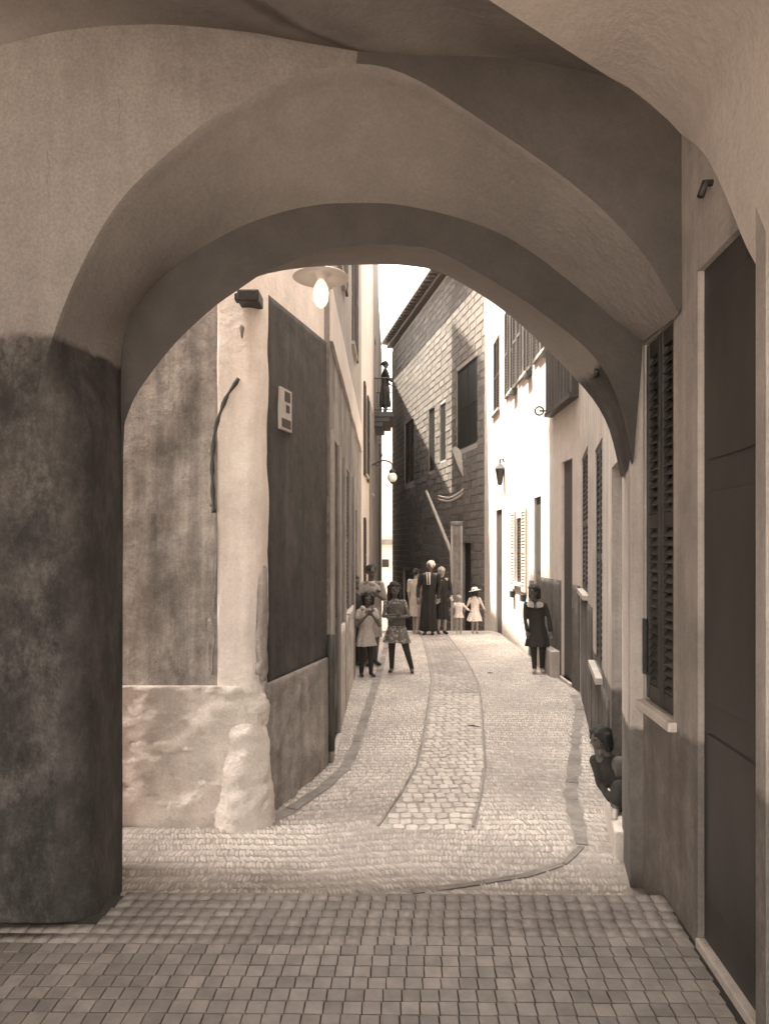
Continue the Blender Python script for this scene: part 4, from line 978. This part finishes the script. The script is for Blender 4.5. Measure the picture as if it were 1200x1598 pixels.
person('girl with loose dark hair and printed skirt standing in the street, arms folded', gp(619, 11.1), R(-6), 1.44, True,
       elbows=((-.135, -.03, .62), (.145, -.03, .62)), wrists=((.01, -.105, .64), (-.01, -.115, .615)), feet=((-.055, .0), (.17, -.03)), lean=-.03, head=(R(20), R(6)), hair=('long', HD),
       outfit='dress', mat=pm, mat2=C['umber'], hem=.33, sleeve=.40, flare=.15, shoe=LEA, stock=C['dark'])
person('small child in pale pinafore and dark trousers, hands at the face, against the left wall', gp(571, 10.75), R(18), 1.30, True,
       elbows=((-.15, -.05, .60), (.15, -.05, .60)), wrists=((-.03, -.12, .74), (.03, -.13, .73)), lean=.03, feet=((-.05, .01), (.055, -.03)), head=(R(-10), R(14)), hair=('bob', HD),
       outfit='dress', mat=C['pale'], hem=.36, sleeve=.45, flare=.125, stock=C['dark'], shoe=LEA)
person('taller dark-haired figure in pale blouse behind the child at the left wall', gp(579, 11.75), R(20), 1.70, False,
       elbows=((-.14, -.03, .64), (.14, -.04, .64)), wrists=((-.02, -.12, .72), (.03, -.12, .70)), head=(R(10), R(8)), hair=('short', HD), outfit='dress', mat=C['grey'], hem=.28, sleeve=.9, flare=.11)
person('half-hidden dark-haired child in the doorway of the left wall', (-.52, 11.5, GZ + .03), R(30), 1.52, True, head=(R(20), 0), hair=('bob', HD), outfit='dress', mat=C['dark'], hem=.33, sleeve=.9, flare=.11, stock=C['dark'])
person('woman in light dress with dark hair walking left of the white-haired man', gp(649, 16.25), R(150), 1.52, False, feet=((-.05, .05), (.05, -.05)), hair=('bun', HD), skin=SKL,
       outfit='dress', mat=C['cream'], hem=.27, sleeve=.95, flare=.105, shoe=LEAL)
man = person('white-haired man in long black coat with white shirt front and dark tie', gp(669, 15.95), R(-8), 1.70, False, elbows=((-.15, .0, .645), (.14, .01, .645)), wrists=((-.14, -.07, .50), (.13, -.06, .49)),
             lean=.03, head=(R(-40), R(4)), hair=('short', HW), outfit='coat', mat=C['black'], hem=.05, sleeve=1.9, flare=.112, shoe=LEA)
m2 = MB(); hm_ = 1.70
m2.add([(-.030 * hm_, -.060 * hm_, .845 * hm_), (.030 * hm_, -.060 * hm_, .845 * hm_), (.024 * hm_, -.086 * hm_, .68 * hm_), (-.014 * hm_, -.086 * hm_, .68 * hm_),
        (-.030 * hm_, -.030 * hm_, .845 * hm_), (.030 * hm_, -.030 * hm_, .845 * hm_), (.024 * hm_, -.05 * hm_, .68 * hm_), (-.014 * hm_, -.05 * hm_, .68 * hm_)],
       [(0, 1, 2, 3), (7, 6, 5, 4), (0, 4, 5, 1), (1, 5, 6, 2), (2, 6, 7, 3), (3, 7, 4, 0)]); m2.build('shirt_front', C['white'], man)
m2 = MB(); m2.tube([(.0, -.062 * hm_, .838 * hm_), (.002, -.078 * hm_, .77 * hm_), (.008, -.090 * hm_, .685 * hm_)], [.011, .016, .02], 8); m2.build('tie', C['black'], man, True)
person('woman in black with pale headscarf beside the white-haired man', gp(689, 16.15), R(12), 1.56, False, elbows=((-.13, .0, .65), (.14, -.02, .65)), wrists=((-.1, -.09, .55), (.13, -.08, .56)),
       head=(R(25), R(4)), hair=('scarf', C['grey']), skin=SKL, outfit='dress', mat=C['black'], hem=.22, sleeve=1.7, flare=.11)
person('toddler in white holding out both arms beside the girl in the hat', gp(716, 16.1), R(170), .90, True, elbows=((-.19, -.03, .66), (.19, -.03, .66)), wrists=((-.27, -.06, .60), (.27, -.08, .58)),
       hair=('short', SKL), skin=SKL, outfit='dress', mat=C['white'], hem=.42, sleeve=1.6, flare=.12, shoe=LEAL)
person('girl in white dress and wide white hat near the sunlit wall', gp(741, 16.2), R(160), 1.06, True, elbows=((-.16, -.02, .64), (.16, -.02, .64)), wrists=((-.22, -.06, .50), (.24, -.06, .52)),
       head=(R(10), R(10)), hair=('bob', HD), skin=SKL, outfit='dress', mat=C['white'], hem=.28, sleeve=1.6, flare=.17, hat=C['white'], shoe=LEAL)
person('child in dark coat with pale collar leaning by the right wall', gp(839, 11.05), R(-12), 1.40, True, elbows=((-.13, -.01, .63), (.135, .0, .63)), wrists=((-.12, -.05, .47), (.14, -.04, .47)),
       feet=((-.035, -.03), (.05, .02)), lean=-.05, head=(R(-35), R(5)), hair=('bob', HD), outfit='coat', mat=C['dark'], hem=.30, sleeve=1.9, flare=.135, collar=C['grey'], stock=C['dark'], shoe=LEAL)
person('dark figure standing on the iron balcony above the lane', WL3.at(s3(21.2), bz + .005, .30), R(100), 1.74, False, hair=('bun', HD), outfit='dress', mat=C['dark'], hem=.2, sleeve=1.6, flare=.11, elbows=((-.13, -.04, .66), (.13, -.04, .66)), wrists=((-.1, -.14, .60), (.1, -.14, .60)))
person('small dark-haired child sitting on the white doorstep just past the arch, leaning out', (1.715, 4.84, -.47), R(-15), 1.06, True, elbows=((-.13, -.02, .62), (.13, -.02, .62)), wrists=((-.10, -.10, .55), (.10, -.10, .55)),
       feet=((-.10, -.16), (.02, -.15)), fz=.505, knees=((-.07, -.12, .63), (.03, -.12, .63)), lean=-.22, head=(R(-55), R(8)), hair=('bob', HD), outfit='dress', mat=C['dark'], hem=.47, sleeve=1.95, flare=.085, shoe=LEAL)
# pale bundles held at the chest by the two figures at the left wall
for (u, v, Y, r_, lab) in ((566, 949, 10.60, .042, 'pale bundle in the hands of the small child at the left wall'), (581, 911, 11.52, .048, 'pale bundle held by the taller figure at the left wall')):
    m_ = MB(); c = Vector(P(u, v, Y)); m_.ell((0, 0, 0), (r_, r_ * .8, r_ * .9), 14, 10)
    for i in range(len(m_.v)):
        p = Vector(m_.v[i]); m_.v[i] = tuple(p * (1 + .18 * noise.noise(p * 22)))
    tag(m_.build('bundle', C['pale'], smooth=True, loc=c), lab, 'bundle')

# ------------------------------------------------------------------ peeling plaster on the corner house
def patch(wl, sc_, zc, rs, rz_, d, mat, seed, inv=True, th=.010):
    """irregular flake of plaster standing proud of the wall"""
    m_ = MB(); n = 40; pts = []
    for i in range(n):
        a = 2 * math.pi * i / n; k = 1 + .45 * noise.fractal((math.cos(a) * 1.6 + seed, math.sin(a) * 1.6, seed * 2.3), 1, 2, 4)
        pts.append((sc_ + rs * k * math.cos(a), zc + rz_ * k * math.sin(a)))
    f = lambda q, dd: [wl.at(sc_ + (a - sc_) * q, zc + (b - zc) * q, dd + .006 * noise.noise((a * 6, b * 6, q + seed))) for a, b in pts]
    rings = [f(1, d - .03), f(1, d + th), f(.86, d + th * 1.15), f(.5, d + th), f(.05, d + th * .9)]
    m_.loft(rings, 0, True, True); return ch_in(m_.build('plaster_flake', mat, ch, True))
X1 = lambda u: P(u, 0, 5.0)[0] + 5.5; Z1 = lambda v: P(0, v, 5.0)[2]
for k, (u, v, a, b, mt) in enumerate(((330, 1010, .022, .20, 'dirty'), (335, 880, .022, .30, 'dirty'), (331, 740, .022, .25, 'dirty'))):
    patch(W1_, X1(u), Z1(v), a, b, .004, M[mt], k * 1.37 + .3, th=.012)
for k, (Y, z, a, b) in enumerate(((5.07, 1.35, .05, .34), (5.06, 1.02, .06, .16))):
    patch(W2_, W2_.sY(Y), z, a, b, .022 if z > .9 else .050, M['dirty' if z > .9 else 'plinth'], k * 1.7 + 11, th=.010)
